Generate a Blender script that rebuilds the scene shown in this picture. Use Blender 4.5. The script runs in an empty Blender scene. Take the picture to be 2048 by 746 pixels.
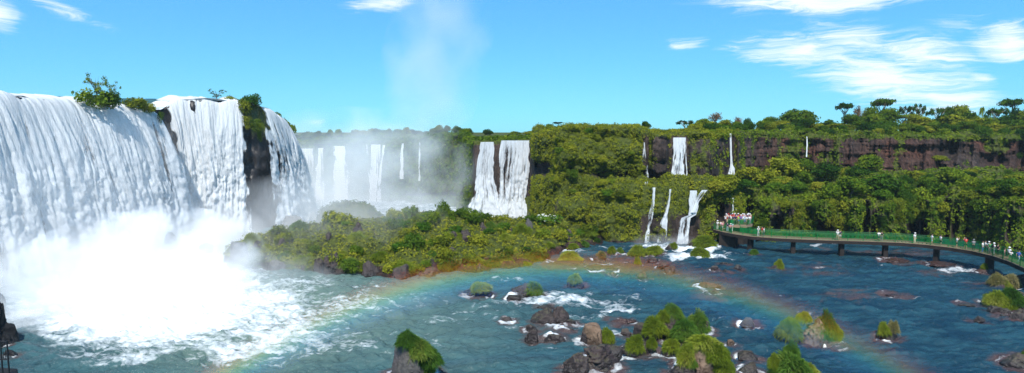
import bpy, bmesh, math, random
import numpy as np
from mathutils import Vector, Matrix
R = math.radians
scene = bpy.context.scene
COL = scene.collection
# ------------------------------------------------------------------ camera model
F, CX, CY, HZ, H = 1200.0, 1024.0, 373.0, 270.0, 20.0
PIT = math.atan((CY - HZ) / F)
CP, SP = math.cos(PIT), math.sin(PIT)
def slope(px, py):
    u = (np.asarray(px, float) - CX) / F; v = (CY - np.asarray(py, float)) / F
    d = CP + SP * v
    return u / d, (-SP + CP * v) / d
def at(px, py, Y):
    sx, sz = slope(px, py)
    return np.stack(np.broadcast_arrays(sx * Y, np.asarray(Y, float), H + sz * Y), -1)
def on(px, py, z=0.0):
    sx, sz = slope(px, py)
    Y = (z - H) / sz
    return np.stack(np.broadcast_arrays(sx * Y, Y, z), -1)
def zat(py, Y):
    return float(H + slope(CX, py)[1] * Y)
SUN_EL, SUN_AZ = R(54), R(5.5)
LDIR = np.array([math.sin(SUN_AZ) * math.cos(SUN_EL), math.cos(SUN_AZ) * math.cos(SUN_EL), -math.sin(SUN_EL)])
# ------------------------------------------------------------------ vectorised noise
def _h(i, j, k, seed):
    x = (i.astype(np.int64) * 374761393 + j.astype(np.int64) * 668265263 + k.astype(np.int64) * 2147483647 + seed * 1274126177) & 0xFFFFFFFF
    x = ((x ^ (x >> 13)) * 1274126177) & 0xFFFFFFFF
    x = ((x ^ (x >> 16)) * 2246822519) & 0xFFFFFFFF
    return ((x ^ (x >> 15)) & 0xFFFF) / 32767.5 - 1.0
def noise(p, seed=0):
    p = np.asarray(p, float); f = np.floor(p); t = p - f; i, j, k = f[..., 0], f[..., 1], f[..., 2]
    w = t * t * t * (t * (t * 6 - 15) + 10); r = 0
    for a in (0, 1):
        for b in (0, 1):
            for c in (0, 1):
                ww = (w[..., 0] if a else 1 - w[..., 0]) * (w[..., 1] if b else 1 - w[..., 1]) * (w[..., 2] if c else 1 - w[..., 2])
                r = r + ww * _h(i + a, j + b, k + c, seed)
    return r
def fbm(p, o=4, seed=0, g=0.5):
    p = np.asarray(p, float); s = 0; a = 1; n = 0
    for q in range(o):
        s = s + a * noise(p, seed + q * 17); n += a; a *= g; p = p * 2.03 + 3.7
    return s / n * 1.6
def sstep(a, b, x):
    t = np.clip((x - a) / (b - a), 0, 1); return t * t * (3 - 2 * t)
# ------------------------------------------------------------------ object helpers
def tag(o, label=None, cat=None, group=None, kind=None):
    if label: o['label'] = label
    if cat: o['category'] = cat
    if group: o['group'] = group
    if kind: o['kind'] = kind
    return o
def mesh_np(name, V, Q, attrs=None, smooth=True):
    V = np.ascontiguousarray(V, np.float32).reshape(-1, 3); Q = np.ascontiguousarray(Q, np.int32).reshape(-1, 4)
    me = bpy.data.meshes.new(name)
    me.vertices.add(len(V)); me.vertices.foreach_set('co', V.ravel())
    me.loops.add(Q.size); me.loops.foreach_set('vertex_index', Q.ravel())
    me.polygons.add(len(Q)); me.polygons.foreach_set('loop_start', np.arange(0, Q.size, 4, dtype=np.int32))
    me.update(calc_edges=True)
    me.polygons.foreach_set('use_smooth', np.full(len(Q), smooth))
    for k, (dom, arr) in (attrs or {}).items():
        arr = np.ascontiguousarray(arr, np.float32)
        if arr.ndim == 2 and arr.shape[1] == 3:
            a = me.attributes.new(k, 'FLOAT_VECTOR', dom); a.data.foreach_set('vector', arr.ravel())
        else:
            a = me.attributes.new(k, 'FLOAT', dom); a.data.foreach_set('value', arr.ravel())
    return me
def link(name, me, mat=None, parent=None, loc=None):
    o = bpy.data.objects.new(name, me); COL.objects.link(o)
    if mat is not None and me is not None and not me.materials: me.materials.append(mat)
    if parent is not None: o.parent = parent
    if loc is not None: o.location = loc
    return o
def empty(name, loc=(0, 0, 0), rz=0):
    o = bpy.data.objects.new(name, None); COL.objects.link(o); o.location = loc; o.rotation_euler = (0, 0, rz); o.empty_display_size = 0.3
    return o
def copy_tree(o, parent=None):
    c = o.copy(); COL.objects.link(c)
    if parent is not None: c.parent = parent
    for ch in list(o.children): copy_tree(ch, c)
    return c
def grid_quads(nr, nc):
    i = np.arange(nr * nc).reshape(nr, nc)
    return np.stack([i[:-1, :-1], i[:-1, 1:], i[1:, 1:], i[1:, :-1]], -1).reshape(-1, 4)
class MB:
    def __init__(s): s.v = []; s.f = []
    def add(s, vs, fs):
        b = len(s.v); s.v += [tuple(map(float, v)) for v in vs]; s.f += [tuple(b + i for i in f) for f in fs]
    def box(s, c, d, rz=0, taper=1.0):
        ca, sa = math.cos(rz), math.sin(rz); vs = []
        for z in (-.5, .5):
            k = taper if z > 0 else 1
            for x, y in ((-.5, -.5), (.5, -.5), (.5, .5), (-.5, .5)):
                X, Y = x * d[0] * k, y * d[1] * k
                vs.append((c[0] + X * ca - Y * sa, c[1] + X * sa + Y * ca, c[2] + z * d[2]))
        s.add(vs, [(3, 2, 1, 0), (4, 5, 6, 7), (0, 1, 5, 4), (1, 2, 6, 5), (2, 3, 7, 6), (3, 0, 4, 7)])
    def tube(s, pts, rad, n=6):
        pts = [Vector(p) for p in pts]; b = len(s.v); m = len(pts)
        if not hasattr(rad, '__len__'): rad = [rad] * m
        for i, p in enumerate(pts):
            d = (pts[min(i + 1, m - 1)] - pts[max(i - 1, 0)]).normalized()
            a = d.orthogonal().normalized() if abs(d.z) > .95 else d.cross(Vector((0, 0, 1))).normalized()
            c = d.cross(a)
            for k in range(n):
                q = p + (a * math.cos(k * 2 * math.pi / n) + c * math.sin(k * 2 * math.pi / n)) * rad[i]
                s.v.append(tuple(q))
        for i in range(m - 1):
            for k in range(n):
                s.f.append((b + i * n + k, b + i * n + (k + 1) % n, b + (i + 1) * n + (k + 1) % n, b + (i + 1) * n + k))
        s.f.append(tuple(b + k for k in range(n - 1, -1, -1))); s.f.append(tuple(b + (m - 1) * n + k for k in range(n)))
    def mesh(s, name, smooth=False):
        me = bpy.data.meshes.new(name); me.from_pydata(s.v, [], s.f); me.update()
        if smooth: me.polygons.foreach_set('use_smooth', np.ones(len(me.polygons), bool))
        return me
    def obj(s, name, mat, parent=None, smooth=False):
        return link(name, s.mesh(name, smooth), mat, parent)
# ------------------------------------------------------------------ material helpers
class NT:
    def __init__(s, tree): s.t = tree; s.n = tree.nodes; s.l = tree.links
    def new(s, typ, **kw):
        nd = s.n.new(typ)
        for k, v in kw.items():
            if k == 'ins':
                for a, b in v.items():
                    if isinstance(b, bpy.types.NodeSocket): s.l.new(b, nd.inputs[a])
                    else: nd.inputs[a].default_value = b
            else: setattr(nd, k, v)
        return nd
    def m(s, op, a, b=None, c=None, clamp=False):
        nd = s.n.new('ShaderNodeMath'); nd.operation = op; nd.use_clamp = clamp
        for i, x in enumerate((a, b, c)):
            if x is None: continue
            if isinstance(x, bpy.types.NodeSocket): s.l.new(x, nd.inputs[i])
            else: nd.inputs[i].default_value = x
        return nd.outputs[0]
    def noise(s, vec, scale, detail=4, rough=.5, dist=0):
        return s.new('ShaderNodeTexNoise', ins={'Vector': vec, 'Scale': scale, 'Detail': detail, 'Roughness': rough, 'Distortion': dist}).outputs['Fac']
    def mapv(s, vec, sc=(1, 1, 1), rot=(0, 0, 0), loc=(0, 0, 0)):
        return s.new('ShaderNodeMapping', ins={'Vector': vec, 'Scale': sc, 'Rotation': rot, 'Location': loc}).outputs[0]
    def ramp(s, fac, stops):
        nd = s.new('ShaderNodeValToRGB', ins={'Fac': fac}); e = nd.color_ramp.elements
        while len(e) < len(stops): e.new(.5)
        for x, (p, c) in zip(e, stops): x.position = p; x.color = (*c, 1) if len(c) == 3 else c
        return nd.outputs[0]
    def mix(s, f, a, b, mode='MIX'):
        nd = s.n.new('ShaderNodeMix'); nd.data_type = 'RGBA'; nd.blend_type = mode
        for k, x in ((0, f), (6, a), (7, b)):
            if isinstance(x, bpy.types.NodeSocket): s.l.new(x, nd.inputs[k])
            else: nd.inputs[k].default_value = x if k == 0 else (*x, 1)
        return nd.outputs[2]
    def attr(s, name): return s.new('ShaderNodeAttribute', attribute_name=name).outputs['Fac']
    def sm(s, x, a, b):
        nd = s.new('ShaderNodeMapRange', ins={0: x, 1: a, 2: b}); nd.interpolation_type = 'SMOOTHSTEP'; return nd.outputs[0]
def mat(name):
    m = bpy.data.materials.new(name); m.use_nodes = True; m.node_tree.nodes.clear()
    t = NT(m.node_tree); out = t.new('ShaderNodeOutputMaterial')
    return m, t, out
def bump(t, h, strength, dist):
    return t.new('ShaderNodeBump', ins={'Height': h, 'Strength': strength, 'Distance': dist}).outputs[0]
def leaf_mat(name, stops, trans=.32, rnd=.5):
    m, t, out = mat(name)
    a = t.attr('tone'); r = t.new('ShaderNodeObjectInfo').outputs['Random']
    pos = t.new('ShaderNodeNewGeometry').outputs['Position']
    n = t.noise(pos, .33, 2)
    f = t.m('ADD', t.m('MULTIPLY', a, .5), t.m('ADD', t.m('MULTIPLY', r, rnd), t.m('MULTIPLY_ADD', n, 1.1, -.55)), clamp=True)
    c = t.ramp(f, stops)
    d = t.new('ShaderNodeBsdfDiffuse', ins={'Color': c})
    tc = t.mix(.5, c, (.12, .19, .022))
    tr = t.new('ShaderNodeBsdfTranslucent', ins={'Color': tc})
    s = t.new('ShaderNodeMixShader', ins={0: trans, 1: d.outputs[0], 2: tr.outputs[0]})
    t.l.new(s.outputs[0], out.inputs[0]); return m
def plain(name, col, rough=.7, var=.25, scale=2.0, spec=.3):
    m, t, out = mat(name)
    pos = t.new('ShaderNodeTexCoord').outputs['Object']
    n = t.noise(pos, scale, 5, .6)
    c = t.mix(n, tuple(x * (1 - var) for x in col), tuple(min(1, x * (1 + var)) for x in col))
    b = t.new('ShaderNodeBsdfPrincipled', ins={'Base Color': c, 'Roughness': rough, 'Specular IOR Level': spec})
    t.l.new(b.outputs[0], out.inputs[0]); return m
def cloth_mat(name, rough=.85):
    m, t, out = mat(name)
    oi = t.new('ShaderNodeObjectInfo').outputs['Color']
    n = t.noise(t.new('ShaderNodeTexCoord').outputs['Object'], 9, 2)
    c = t.mix(t.m('MULTIPLY', n, .25), oi, (.02, .02, .02))
    b = t.new('ShaderNodeBsdfPrincipled', ins={'Base Color': c, 'Roughness': rough, 'Specular IOR Level': .2})
    t.l.new(b.outputs[0], out.inputs[0]); return m
M = {}
M['leaf'] = leaf_mat('leaf_mid', [(0, (.014, .036, .005)), (.3, (.052, .105, .010)), (.62, (.13, .19, .014)), (1, (.23, .26, .022))])
M['leaf_dark'] = leaf_mat('leaf_dark', [(0, (.008, .022, .005)), (.35, (.022, .062, .008)), (.7, (.055, .115, .011)), (1, (.10, .16, .016))])
M['leaf_olive'] = leaf_mat('leaf_olive', [(0, (.03, .052, .008)), (.3, (.128, .158, .013)), (.65, (.235, .25, .019)), (1, (.33, .31, .032))])
M['leaf_bright'] = leaf_mat('leaf_bright', [(0, (.02, .06, .006)), (.4, (.05, .12, .012)), (.75, (.10, .18, .015)), (1, (.15, .23, .02))])
M['leaf_rust'] = leaf_mat('leaf_rust', [(0, (.08, .045, .02)), (.5, (.16, .09, .045)), (1, (.24, .13, .07))])
M['grass'] = leaf_mat('grass_blades', [(0, (.05, .08, .008)), (.35, (.125, .175, .016)), (.7, (.22, .265, .024)), (1, (.34, .34, .07))], .3)
M['grass_green'] = leaf_mat('grass_green', [(0, (.02, .06, .01)), (.4, (.06, .14, .02)), (.75, (.12, .20, .03)), (1, (.22, .25, .05))], .3)
M['grass_dry'] = leaf_mat('grass_dry', [(0, (.10, .10, .03)), (.4, (.20, .18, .06)), (.75, (.32, .27, .12)), (1, (.45, .37, .2))], .3)
M['bark'] = plain('bark', (.10, .085, .07), .9, .4, 3)
M['bark_pale'] = plain('bark_pale', (.22, .17, .13), .9, .35, 3)
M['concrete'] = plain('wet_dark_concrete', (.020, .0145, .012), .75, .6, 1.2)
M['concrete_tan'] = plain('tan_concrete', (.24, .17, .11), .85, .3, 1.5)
M['deckplank'] = plain('walkway_planks', (.26, .17, .12), .85, .35, 3)
M['rail'] = plain('green_paint', (.004, .14, .03), .5, .2, 3)
M['iron'] = plain('black_iron', (.012, .012, .014), .55, .3, 4)
M['skin'] = plain('skin', (.42, .24, .17), .6, .15, 8)
M['hair'] = plain('hair', (.03, .02, .015), .6, .3, 10)
M['cloth'] = cloth_mat('cloth')
M['yellow'] = plain('yellow_plastic', (.6, .36, .03), .6, .1, 3)
M['petal'] = plain('white_petal', (.75, .74, .66), .7, .08, 3)
def rock_mat(name, cols, moss=0.0, wet=.35, scale=.5):
    m, t, out = mat(name)
    pos = t.new('ShaderNodeNewGeometry').outputs['Position']
    oc = t.new('ShaderNodeTexCoord').outputs['Object']
    n1 = t.noise(pos, scale, 8, .62, .4); n2 = t.noise(pos, scale * 5, 6, .6)
    c = t.ramp(t.m('ADD', t.m('MULTIPLY', n1, .65), t.m('MULTIPLY', n2, .35)), cols)
    vor = t.new('ShaderNodeTexVoronoi', feature='DISTANCE_TO_EDGE', ins={'Vector': t.new('ShaderNodeVectorMath', operation='ADD', ins={0: t.mapv(pos, (1.3, 1.3, .6), (.5, .3, 0)), 1: t.new('ShaderNodeTexNoise', ins={'Vector': pos, 'Scale': .9, 'Detail': 3}).outputs['Color']}).outputs[0], 'Scale': scale * 1.2}).outputs['Distance']
    crack = t.m('MAXIMUM', t.sm(vor, 0.0, .035), t.sm(n2, .42, .55))
    c = t.mix(t.m('MULTIPLY_ADD', crack, .6, .4), (.012, .01, .009), c)
    if moss:
        nz = t.new('ShaderNodeSeparateXYZ', ins={0: t.new('ShaderNodeNewGeometry').outputs['Normal']}).outputs[2]
        mk = t.m('MULTIPLY', t.sm(t.m('ADD', nz, t.m('MULTIPLY_ADD', n2, 1.2, -.6)), .55, .9), moss)
        c = t.mix(mk, c, (.09, .10, .02))
    h = t.m('ADD', t.m('MULTIPLY', n2, .5), t.m('ADD', t.m('MULTIPLY', n1, .8), t.m('MULTIPLY', crack, .25)))
    z = t.new('ShaderNodeSeparateXYZ', ins={0: pos}).outputs[2]
    dry = t.sm(z, .1, .9)
    rg = t.m('MULTIPLY_ADD', dry, .45, wet)
    b = t.new('ShaderNodeBsdfPrincipled', ins={'Base Color': t.mix(dry, t.mix(.55, c, (.01, .008, .008)), c), 'Roughness': rg, 'Specular IOR Level': .4, 'Normal': bump(t, h, 1.0, .4)})
    t.l.new(b.outputs[0], out.inputs[0]); return m
M['rock'] = rock_mat('basalt', [(.25, (.012, .009, .009)), (.48, (.040, .029, .028)), (.75, (.095, .070, .062))], .2)
M['rock_tan'] = rock_mat('tan_rock', [(.25, (.035, .024, .018)), (.45, (.14, .088, .055)), (.8, (.27, .19, .125))], 0)
M['rock_grey'] = rock_mat('grey_rock', [(.25, (.04, .037, .036)), (.5, (.085, .078, .075)), (.8, (.15, .135, .12))], .1)
M['rock_red'] = rock_mat('red_brown_rock', [(.25, (.04, .018, .014)), (.5, (.09, .04, .03)), (.8, (.14, .07, .05))], 0, .25)
M['rock_dark'] = rock_mat('black_wet_rock', [(.25, (.004, .004, .005)), (.6, (.010, .010, .012)), (.9, (.02, .018, .02))], 0, .5)
# ------------------------------------------------------------------ leaves
def leaf_quads(C, N, S, rng, aspect=.55, jitter=.6):
    n = len(C); N = N + rng.normal(0, jitter, (n, 3)); N /= np.linalg.norm(N, axis=1, keepdims=True) + 1e-9
    A = np.cross(N, rng.normal(0, 1, (n, 3))); A /= np.linalg.norm(A, axis=1, keepdims=True) + 1e-9
    B = np.cross(N, A); S = np.broadcast_to(S, n)[:, None]
    V = np.stack([C + A * S, C + B * S * aspect + N * S * .15, C - A * S, C - B * S * aspect + N * S * .15], 1)
    return V.reshape(-1, 3), np.arange(4 * n).reshape(-1, 4)
def sphere_pts(n, rng):
    v = rng.normal(0, 1, (n, 3)); return v / np.linalg.norm(v, axis=1, keepdims=True)
def crown_mesh(name, seed, lobes, leaves, size, fill=.35, up=.35, aspect=.55):
    """lobes: list of (centre, radii) in metres; leaf faces spread through every lobe's outer shell"""
    rng = np.random.default_rng(seed); Cs = []; Ns = []; T = []
    w = np.array([np.prod(r) ** (2 / 3) for _c, r in lobes]); w = w / w.sum()
    for (c, r), k in zip(lobes, w):
        n = max(10, int(leaves * k)); d = sphere_pts(n, rng)
        rad = 1 - fill * rng.random(n) ** 1.6
        gap = noise(d * 2.3 + np.array(c) * 1.7, seed) > -.38
        d, rad = d[gap], rad[gap]
        p = np.array(c) + d * rad[:, None] * np.array(r) * (1 + .22 * noise(d * 3.1 + np.array(c), seed + 5))[:, None]
        Cs.append(p); Ns.append(d + np.array([0, 0, up])); T.append(np.clip(rng.normal(.5, .2, len(d)) + rng.normal(0, .12), 0, 1))
    C = np.concatenate(Cs); N = np.concatenate(Ns); T = np.concatenate(T)
    V, Q = leaf_quads(C, N, size * (.6 + .8 * rng.random(len(C))), rng, aspect)
    return mesh_np(name, V, Q, {'tone': ('FACE', T)}, smooth=False)
def lobes_round(rng, R_, Hh, z0, n, flat=.75, spread=.68, lr=.42):
    out = []
    for i in range(n):
        d = sphere_pts(1, rng)[0]; d[2] = abs(d[2]) * .9 - .25
        q = rng.random() ** .5 * spread
        r = R_ * lr * (.7 + .6 * rng.random())
        out.append(((d[0] * R_ * q, d[1] * R_ * q, z0 + Hh * .5 + d[2] * Hh * .5), (r, r, r * flat)))
    return out
# ================================================================== terrain of the far and right side
ST = [  # station px: toe(Y,z) foot(Y,z) ledge(Y,z) top(Y,z) brow(Y,z)
 (300, (200, -4), (201, 1), (202, 2), (208, zat(290, 208)), (222, 19)),
 (585, (186, -4), (187, 1), (188, 2), (194, zat(290, 194)), (206, 18.2)),
 (690, (184, -4), (185, 1), (186, 2), (191, zat(285, 191)), (204, 18.6)),
 (800, (180, -4), (181, 1), (182, 2), (187, zat(282, 187)), (200, 19.3)),
 (880, (172, -4), (173, 1), (175, 3), (181, zat(274, 181)), (192, 20)),
 (925, (160, -3), (161, 1), (163, 4), (169, zat(270, 169)), (180, 20.3)),
 (948, (145, -3), (146, 1), (148, 4), (150.5, zat(284, 150.5)), (156, 18.6)),
 (1058, (143, -3), (144, 1), (146, 4), (149, zat(281, 149)), (156, 19)),
 (1070, (118, -2), (126, 6), (130, 9.3), (134, zat(268, 134)), (142, 21)),
 (1120, (110.5, -2), (116, 10.8), (119, 11.3), (125, zat(258, 125)), (136, 22)),
 (1200, (110.5, -2), (116, 10.8), (119, 11.5), (124.5, zat(254, 124.5)), (134, 22)),
 (1275, (110.5, -2), (115.5, 10.6), (120, 11.2), (125, zat(254, 125)), (134, 21.8)),
 (1305, (111, -2), (114.5, zat(376, 114.5)), (122, zat(368, 122)), (126, zat(266, 126)), (132, 20.9)),
 (1420, (111, -2), (114, zat(374, 114)), (123, zat(364, 123)), (127, zat(265, 127)), (133, 21)),
 (1490, (113.5, -2), (116, zat(402, 116)), (136, zat(352, 136)), (141, zat(266, 141)), (146, 21)),
 (1560, (113, -2), (115.5, zat(402, 115.5)), (148, zat(340, 148)), (153, zat(268, 153)), (158, 21)),
 (1800, (112, -2), (114.5, zat(400, 114.5)), (152, zat(345, 152)), (158, zat(272, 158)), (164, 20.5)),
 (1950, (111, -2), (113.6, zat(398, 113.6)), (153, zat(345, 153)), (160, zat(275, 160)), (166, 20.5)),
 (2048, (97, -2), (101, zat(402, 101)), (155, zat(345, 155)), (162, zat(277, 162)), (168, 20.5)),
 (2400, (100, -2), (104, 9), (150, 11), (158, 19.5), (164, 20.5))]
SPX = np.array([s[0] for s in ST], float)
SPF = np.array([[*s[1:], (320, 21.0), (950, 24.0)] for s in ST], float)      # (n,7,2)
def prof(px):
    px = np.atleast_1d(px).astype(float)
    return np.stack([[np.interp(px, SPX, SPF[:, i, j]) for j in (0, 1)] for i in range(7)], 0).transpose(2, 0, 1)
def st_px(X, Y): return CX + np.asarray(X) / np.asarray(Y) * F / CP
def hit(px, py):
    """where the line of sight through a picture point meets the undisplaced cliff"""
    sx, sz = slope(px, py); pr = prof(CX + sx * F / CP)[0]
    for (y0, z0), (y1, z1) in zip(pr[:-1], pr[1:]):
        a, b = z0 - (H + sz * y0), z1 - (H + sz * y1)
        if (a <= 0 <= b) or (a >= 0 >= b):
            if a == b: continue
            t = a / (a - b); Y = y0 + (y1 - y0) * t
            return np.array([sx * Y, Y, H + sz * Y])
    Y = 200.0; return np.array([sx * Y, Y, H + sz * Y])
def near(px, spans, soft=8):
    r = np.zeros_like(px)
    for a, b in spans: r = np.maximum(r, sstep(a - soft, a, px) * (1 - sstep(b, b + soft, px)))
    return r
npx = np.concatenate([np.arange(300, 580, 10), np.arange(580, 930, 1.6), np.arange(930, 1075, 1.0), np.arange(1075, 2080, 1.3), np.arange(2080, 2400, 8)])
seg = [44, 26, 64, 14, 10, 6]
PR = prof(npx); rows = []; tv = []
for i, n in enumerate(seg):
    for t in np.arange(n) / n:
        rows.append(PR[:, i] * (1 - t) + PR[:, i + 1] * t); tv.append(i + t)
rows.append(PR[:, 6]); tv.append(6.0)
G = np.stack(rows); tv = np.array(tv)[:, None] * np.ones(len(npx))          # (nr,nc,2)
PXg = np.broadcast_to(npx, tv.shape)
Yg, Zg = G[..., 0].copy(), G[..., 1].copy()
pyg = 270 - (Zg - H) / Yg * F
vegpre0 = np.interp(npx, [300, 930, 950, 1060, 1075, 1290, 1310, 1480, 1640, 1700, 2048], [.75, .75, .1, .1, 1, 1, .5, .45, .35, .15, .1])
fallmask = near(npx, [(944, 1062), (1284, 1300), (1340, 1376), (1455, 1470)], 8)
fallm = np.broadcast_to(fallmask, tv.shape)
Xg = (PXg - CX) / F * CP * Yg
P0 = np.stack([Xg, Yg, Zg], -1)
low = sstep(0, .25, tv) * (1 - sstep(1.0, 1.25, tv)); up = sstep(1.95, 2.05, tv) * (1 - sstep(2.95, 3.3, tv)); led = sstep(1, 1.2, tv) * (1 - sstep(1.85, 2, tv))
bank = sstep(1430, 1480, PXg)
vegpre = low * .8 + up * vegpre0
n_big = fbm(P0 / [9, 9, 9], 3, 1); n_mid = fbm(P0 / [3.2, 3.2, 4.5], 4, 2); PC = np.stack([(PXg - CX) / F * 145, 0 * Xg, Zg], -1); n_col = fbm(PC / [1.5, 1, 14], 3, 3); n_str = fbm(PC / [14, 1, 1.6], 3, 4)
rib = fbm(PC / [3.2, 1, 40], 3, 6)
GAPS = [(1740, 440, 7, 30), (1757, 455, 5, 24), (1836, 446, 9, 36), (1858, 455, 9, 30), (1903, 440, 6, 44), (1922, 450, 6, 30), (1944, 455, 5, 26), (1975, 440, 5, 22), (2035, 455, 6, 24), (1560, 452, 9, 18), (1660, 455, 16, 16), (1500, 440, 9, 26), (1452, 425, 12, 18)]
def gapf(px, py): return sum(np.exp(-np.abs((px - a) / c) ** 3 - np.abs((py - b) / d) ** 3) for a, b, c, d in GAPS)
GAP = np.clip(gapf(PXg, pyg), 0, 1)
dY = (up + low * (1 - bank)) * (n_big * 2.2 + n_mid * 1.3) + up * sstep(1440, 1520, PXg) * (n_col * 1.9 + n_str * 1.1) + low * GAP * 6
dY = dY + low * bank * (rib * 3.2 + n_mid * .9 + .6)
lump = (up + low) * np.clip(vegpre, 0, 1)
bil = np.sqrt(np.abs(fbm(P0 / [2.6, 2.6, 2.3], 2, 8)) + 1e-6) * .75 + np.sqrt(np.abs(fbm(P0 / [6, 6, 5.5], 2, 9)) + 1e-6)
dY = dY - lump * (bil - .75) * 2.0
dY = dY * (1 - .85 * fallm) + fallm * up * .8
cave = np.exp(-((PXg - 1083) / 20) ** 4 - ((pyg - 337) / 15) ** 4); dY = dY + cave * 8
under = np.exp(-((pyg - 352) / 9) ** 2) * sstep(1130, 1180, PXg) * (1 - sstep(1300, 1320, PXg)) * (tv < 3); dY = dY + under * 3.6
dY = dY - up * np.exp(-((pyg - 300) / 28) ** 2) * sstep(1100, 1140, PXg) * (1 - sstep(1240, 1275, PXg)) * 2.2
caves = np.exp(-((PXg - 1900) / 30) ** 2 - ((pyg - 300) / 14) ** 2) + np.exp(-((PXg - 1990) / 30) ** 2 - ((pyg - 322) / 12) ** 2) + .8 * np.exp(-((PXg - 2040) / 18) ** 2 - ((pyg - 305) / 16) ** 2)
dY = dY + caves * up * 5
dZ = led * (n_big * 1.2 + n_mid * .5 + (bil - .7) * 1.8) + sstep(2.9, 3.2, tv) * (1 - sstep(4.5, 5.5, tv)) * (n_mid * .7 + n_big * .8) * (1 - .8 * fallm)
Yd, Zd = Yg + dY, Zg + dZ
TER = np.stack([(PXg - CX) / F * CP * Yd, Yd, Zd], -1)
vegU = np.interp(npx, [300, 930, 950, 1060, 1075, 1290, 1310, 1480, 1640, 1700, 2048], [.75, .75, .2, .2, 1, 1, .40, .34, .40, .34, .28])
hangv = fbm(PC / [2.4, 1, 16], 3, 15)
veg = up * (vegU + .35 * n_mid + .25 * n_big + .45 * hangv * sstep(1280, 1320, PXg)) + low * (.8 + .5 * n_mid) + led * 1.1 + sstep(2.85, 3.0, tv) * 1.0
veg = np.clip(veg - low * GAP * 3 - cave * 2 - under * 1.3 - np.broadcast_to(near(npx, [(948, 1058), (1286, 1297), (1343, 1373), (1458, 1468)], 3), tv.shape) * up * .7 - caves * 1.5, 0, 1)
veg = veg * sstep(-.5, .6, Zd)
veg = np.clip(veg - low * near(PXg, [(1296, 1392)], 26) * np.clip(sstep(400, 455, pyg) * (.55 + .9 * n_mid), 0, 1), 0, 1)
red = up * sstep(1470, 1560, PXg) * np.clip(.5 + .9 * n_big, 0, 1)
def terrain_mat(name):
    m, t, out = mat(name)
    pos = t.new('ShaderNodeNewGeometry').outputs['Position']
    n1 = t.noise(t.mapv(pos, (1.5, 1.5, .3)), .6, 7, .62, .25); n2 = t.noise(pos, 2.2, 5, .6)
    s = t.m('ADD', t.m('MULTIPLY', n1, .7), t.m('MULTIPLY', n2, .3))
    rock = t.ramp(s, [(.3, (.006, .005, .005)), (.47, (.030, .021, .018)), (.62, (.078, .054, .044)), (.8, (.15, .11, .085))])
    redc = t.ramp(s, [(.3, (.008, .005, .004)), (.47, (.045, .018, .012)), (.62, (.11, .046, .029)), (.8, (.19, .105, .07))])
    rc = t.mix(t.attr('red'), rock, redc)
    green = t.ramp(n2, [(.3, (.025, .035, .006)), (.55, (.065, .08, .011)), (.75, (.11, .115, .015))])
    v = t.sm(t.m('ADD', t.attr('veg'), t.m('MULTIPLY_ADD', n2, .6, -.3)), .35, .6)
    rc = t.mix(t.m('MULTIPLY', t.attr('wet'), .85), rc, (.006, .005, .005))  # blackens recesses as painted shade, and damp rock by falls and shore
    c = t.mix(v, rc, green)
    b = t.new('ShaderNodeBsdfPrincipled', ins={'Base Color': c, 'Roughness': .85, 'Specular IOR Level': .2, 'Normal': bump(t, s, 1.0, 1.1)})
    t.l.new(b.outputs[0], out.inputs[0]); return m
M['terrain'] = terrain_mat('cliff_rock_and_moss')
tag(link('cliff_terrain', mesh_np('cliff_terrain', TER, grid_quads(*tv.shape), {'veg': ('POINT', veg.ravel()), 'red': ('POINT', red.ravel()), 'wet': ('POINT', np.clip(low * GAP * 1.3 + cave + caves * up * .8 + under * .8 + up * near(PXg, [(1300, 1470)], 20) * sstep(300, 335, pyg) * .55 + low * near(PXg, [(1290, 1400)], 10) * .5, 0, 1).ravel())}), M['terrain']),  # wet: shade painted into gaps, caves and overhangs, plus wet rock round the falls
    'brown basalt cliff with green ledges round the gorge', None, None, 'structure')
# ================================================================== left cliff behind the big curtain
WL = np.array([(-84, 30), (-80, 52), (-76, 68), (-72.5, 85), (-69, 100), (-66.3, 112), (-67.5, 117), (-66, 119.5), (-61, 122.5), (-56.5, 125.5), (-53.8, 127.5), (-52.4, 130), (-52.3, 134), (-51.8, 140), (-52.5, 146), (-58, 153), (-66, 163), (-72, 178), (-78, 200)], float)
WZ = np.array([26, 26, 26, 25.6, 25.0, 24.6, 24.8, 26.8, 27, 26.8, 26.6, 25.9, 25.0, 22.5, 18.0, 17.5, 18, 18, 18], float)
ws = np.concatenate([[0], np.cumsum(np.linalg.norm(np.diff(WL, axis=0), axis=1))])
def wall(s):
    s = np.asarray(s, float); return np.stack([np.interp(s, ws, WL[:, 0]), np.interp(s, ws, WL[:, 1]), np.interp(s, ws, WZ)], -1)
def s_at(i): return ws[i]
def wnorm(s):
    a, b = wall(np.asarray(s) - 1.5), wall(np.asarray(s) + 1.5); d = b - a
    n = np.stack([d[..., 1], -d[..., 0], 0 * d[..., 0]], -1); return n / (np.linalg.norm(n, axis=-1, keepdims=True) + 1e-9)
ss = np.arange(0, ws[-1], .35); tt = np.concatenate([np.linspace(0, 1, 70), 1 + np.array([.1, .3, .6, 1, 2, 4, 8, 16, 32, 64, 130]) / 1.0])
WP, WNm = wall(ss), wnorm(ss)
T2, S2 = np.meshgrid(tt, ss, indexing='ij')
base = np.where(T2[..., None] <= 1, WP[None] * [1, 1, 0] + np.stack([0 * T2, 0 * T2, -3 + (WP[None, :, 2] + 3) * np.clip(T2, 0, 1)], -1), WP[None] + np.stack([-(T2 - 1), 0 * T2, 0.02 * (T2 - 1)], -1))
slopeout = np.where(T2 <= 1, (1 - T2) * 1.8, 0)
base = base + WNm[None] * slopeout[..., None]
nw = fbm(base / [2.2, 2.2, 5], 4, 31) * 1.1 + fbm(base / 6, 3, 32) * 1.2
base = base + WNm[None] * (nw * (T2 <= 1) * .8 - .9)[..., None]
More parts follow.
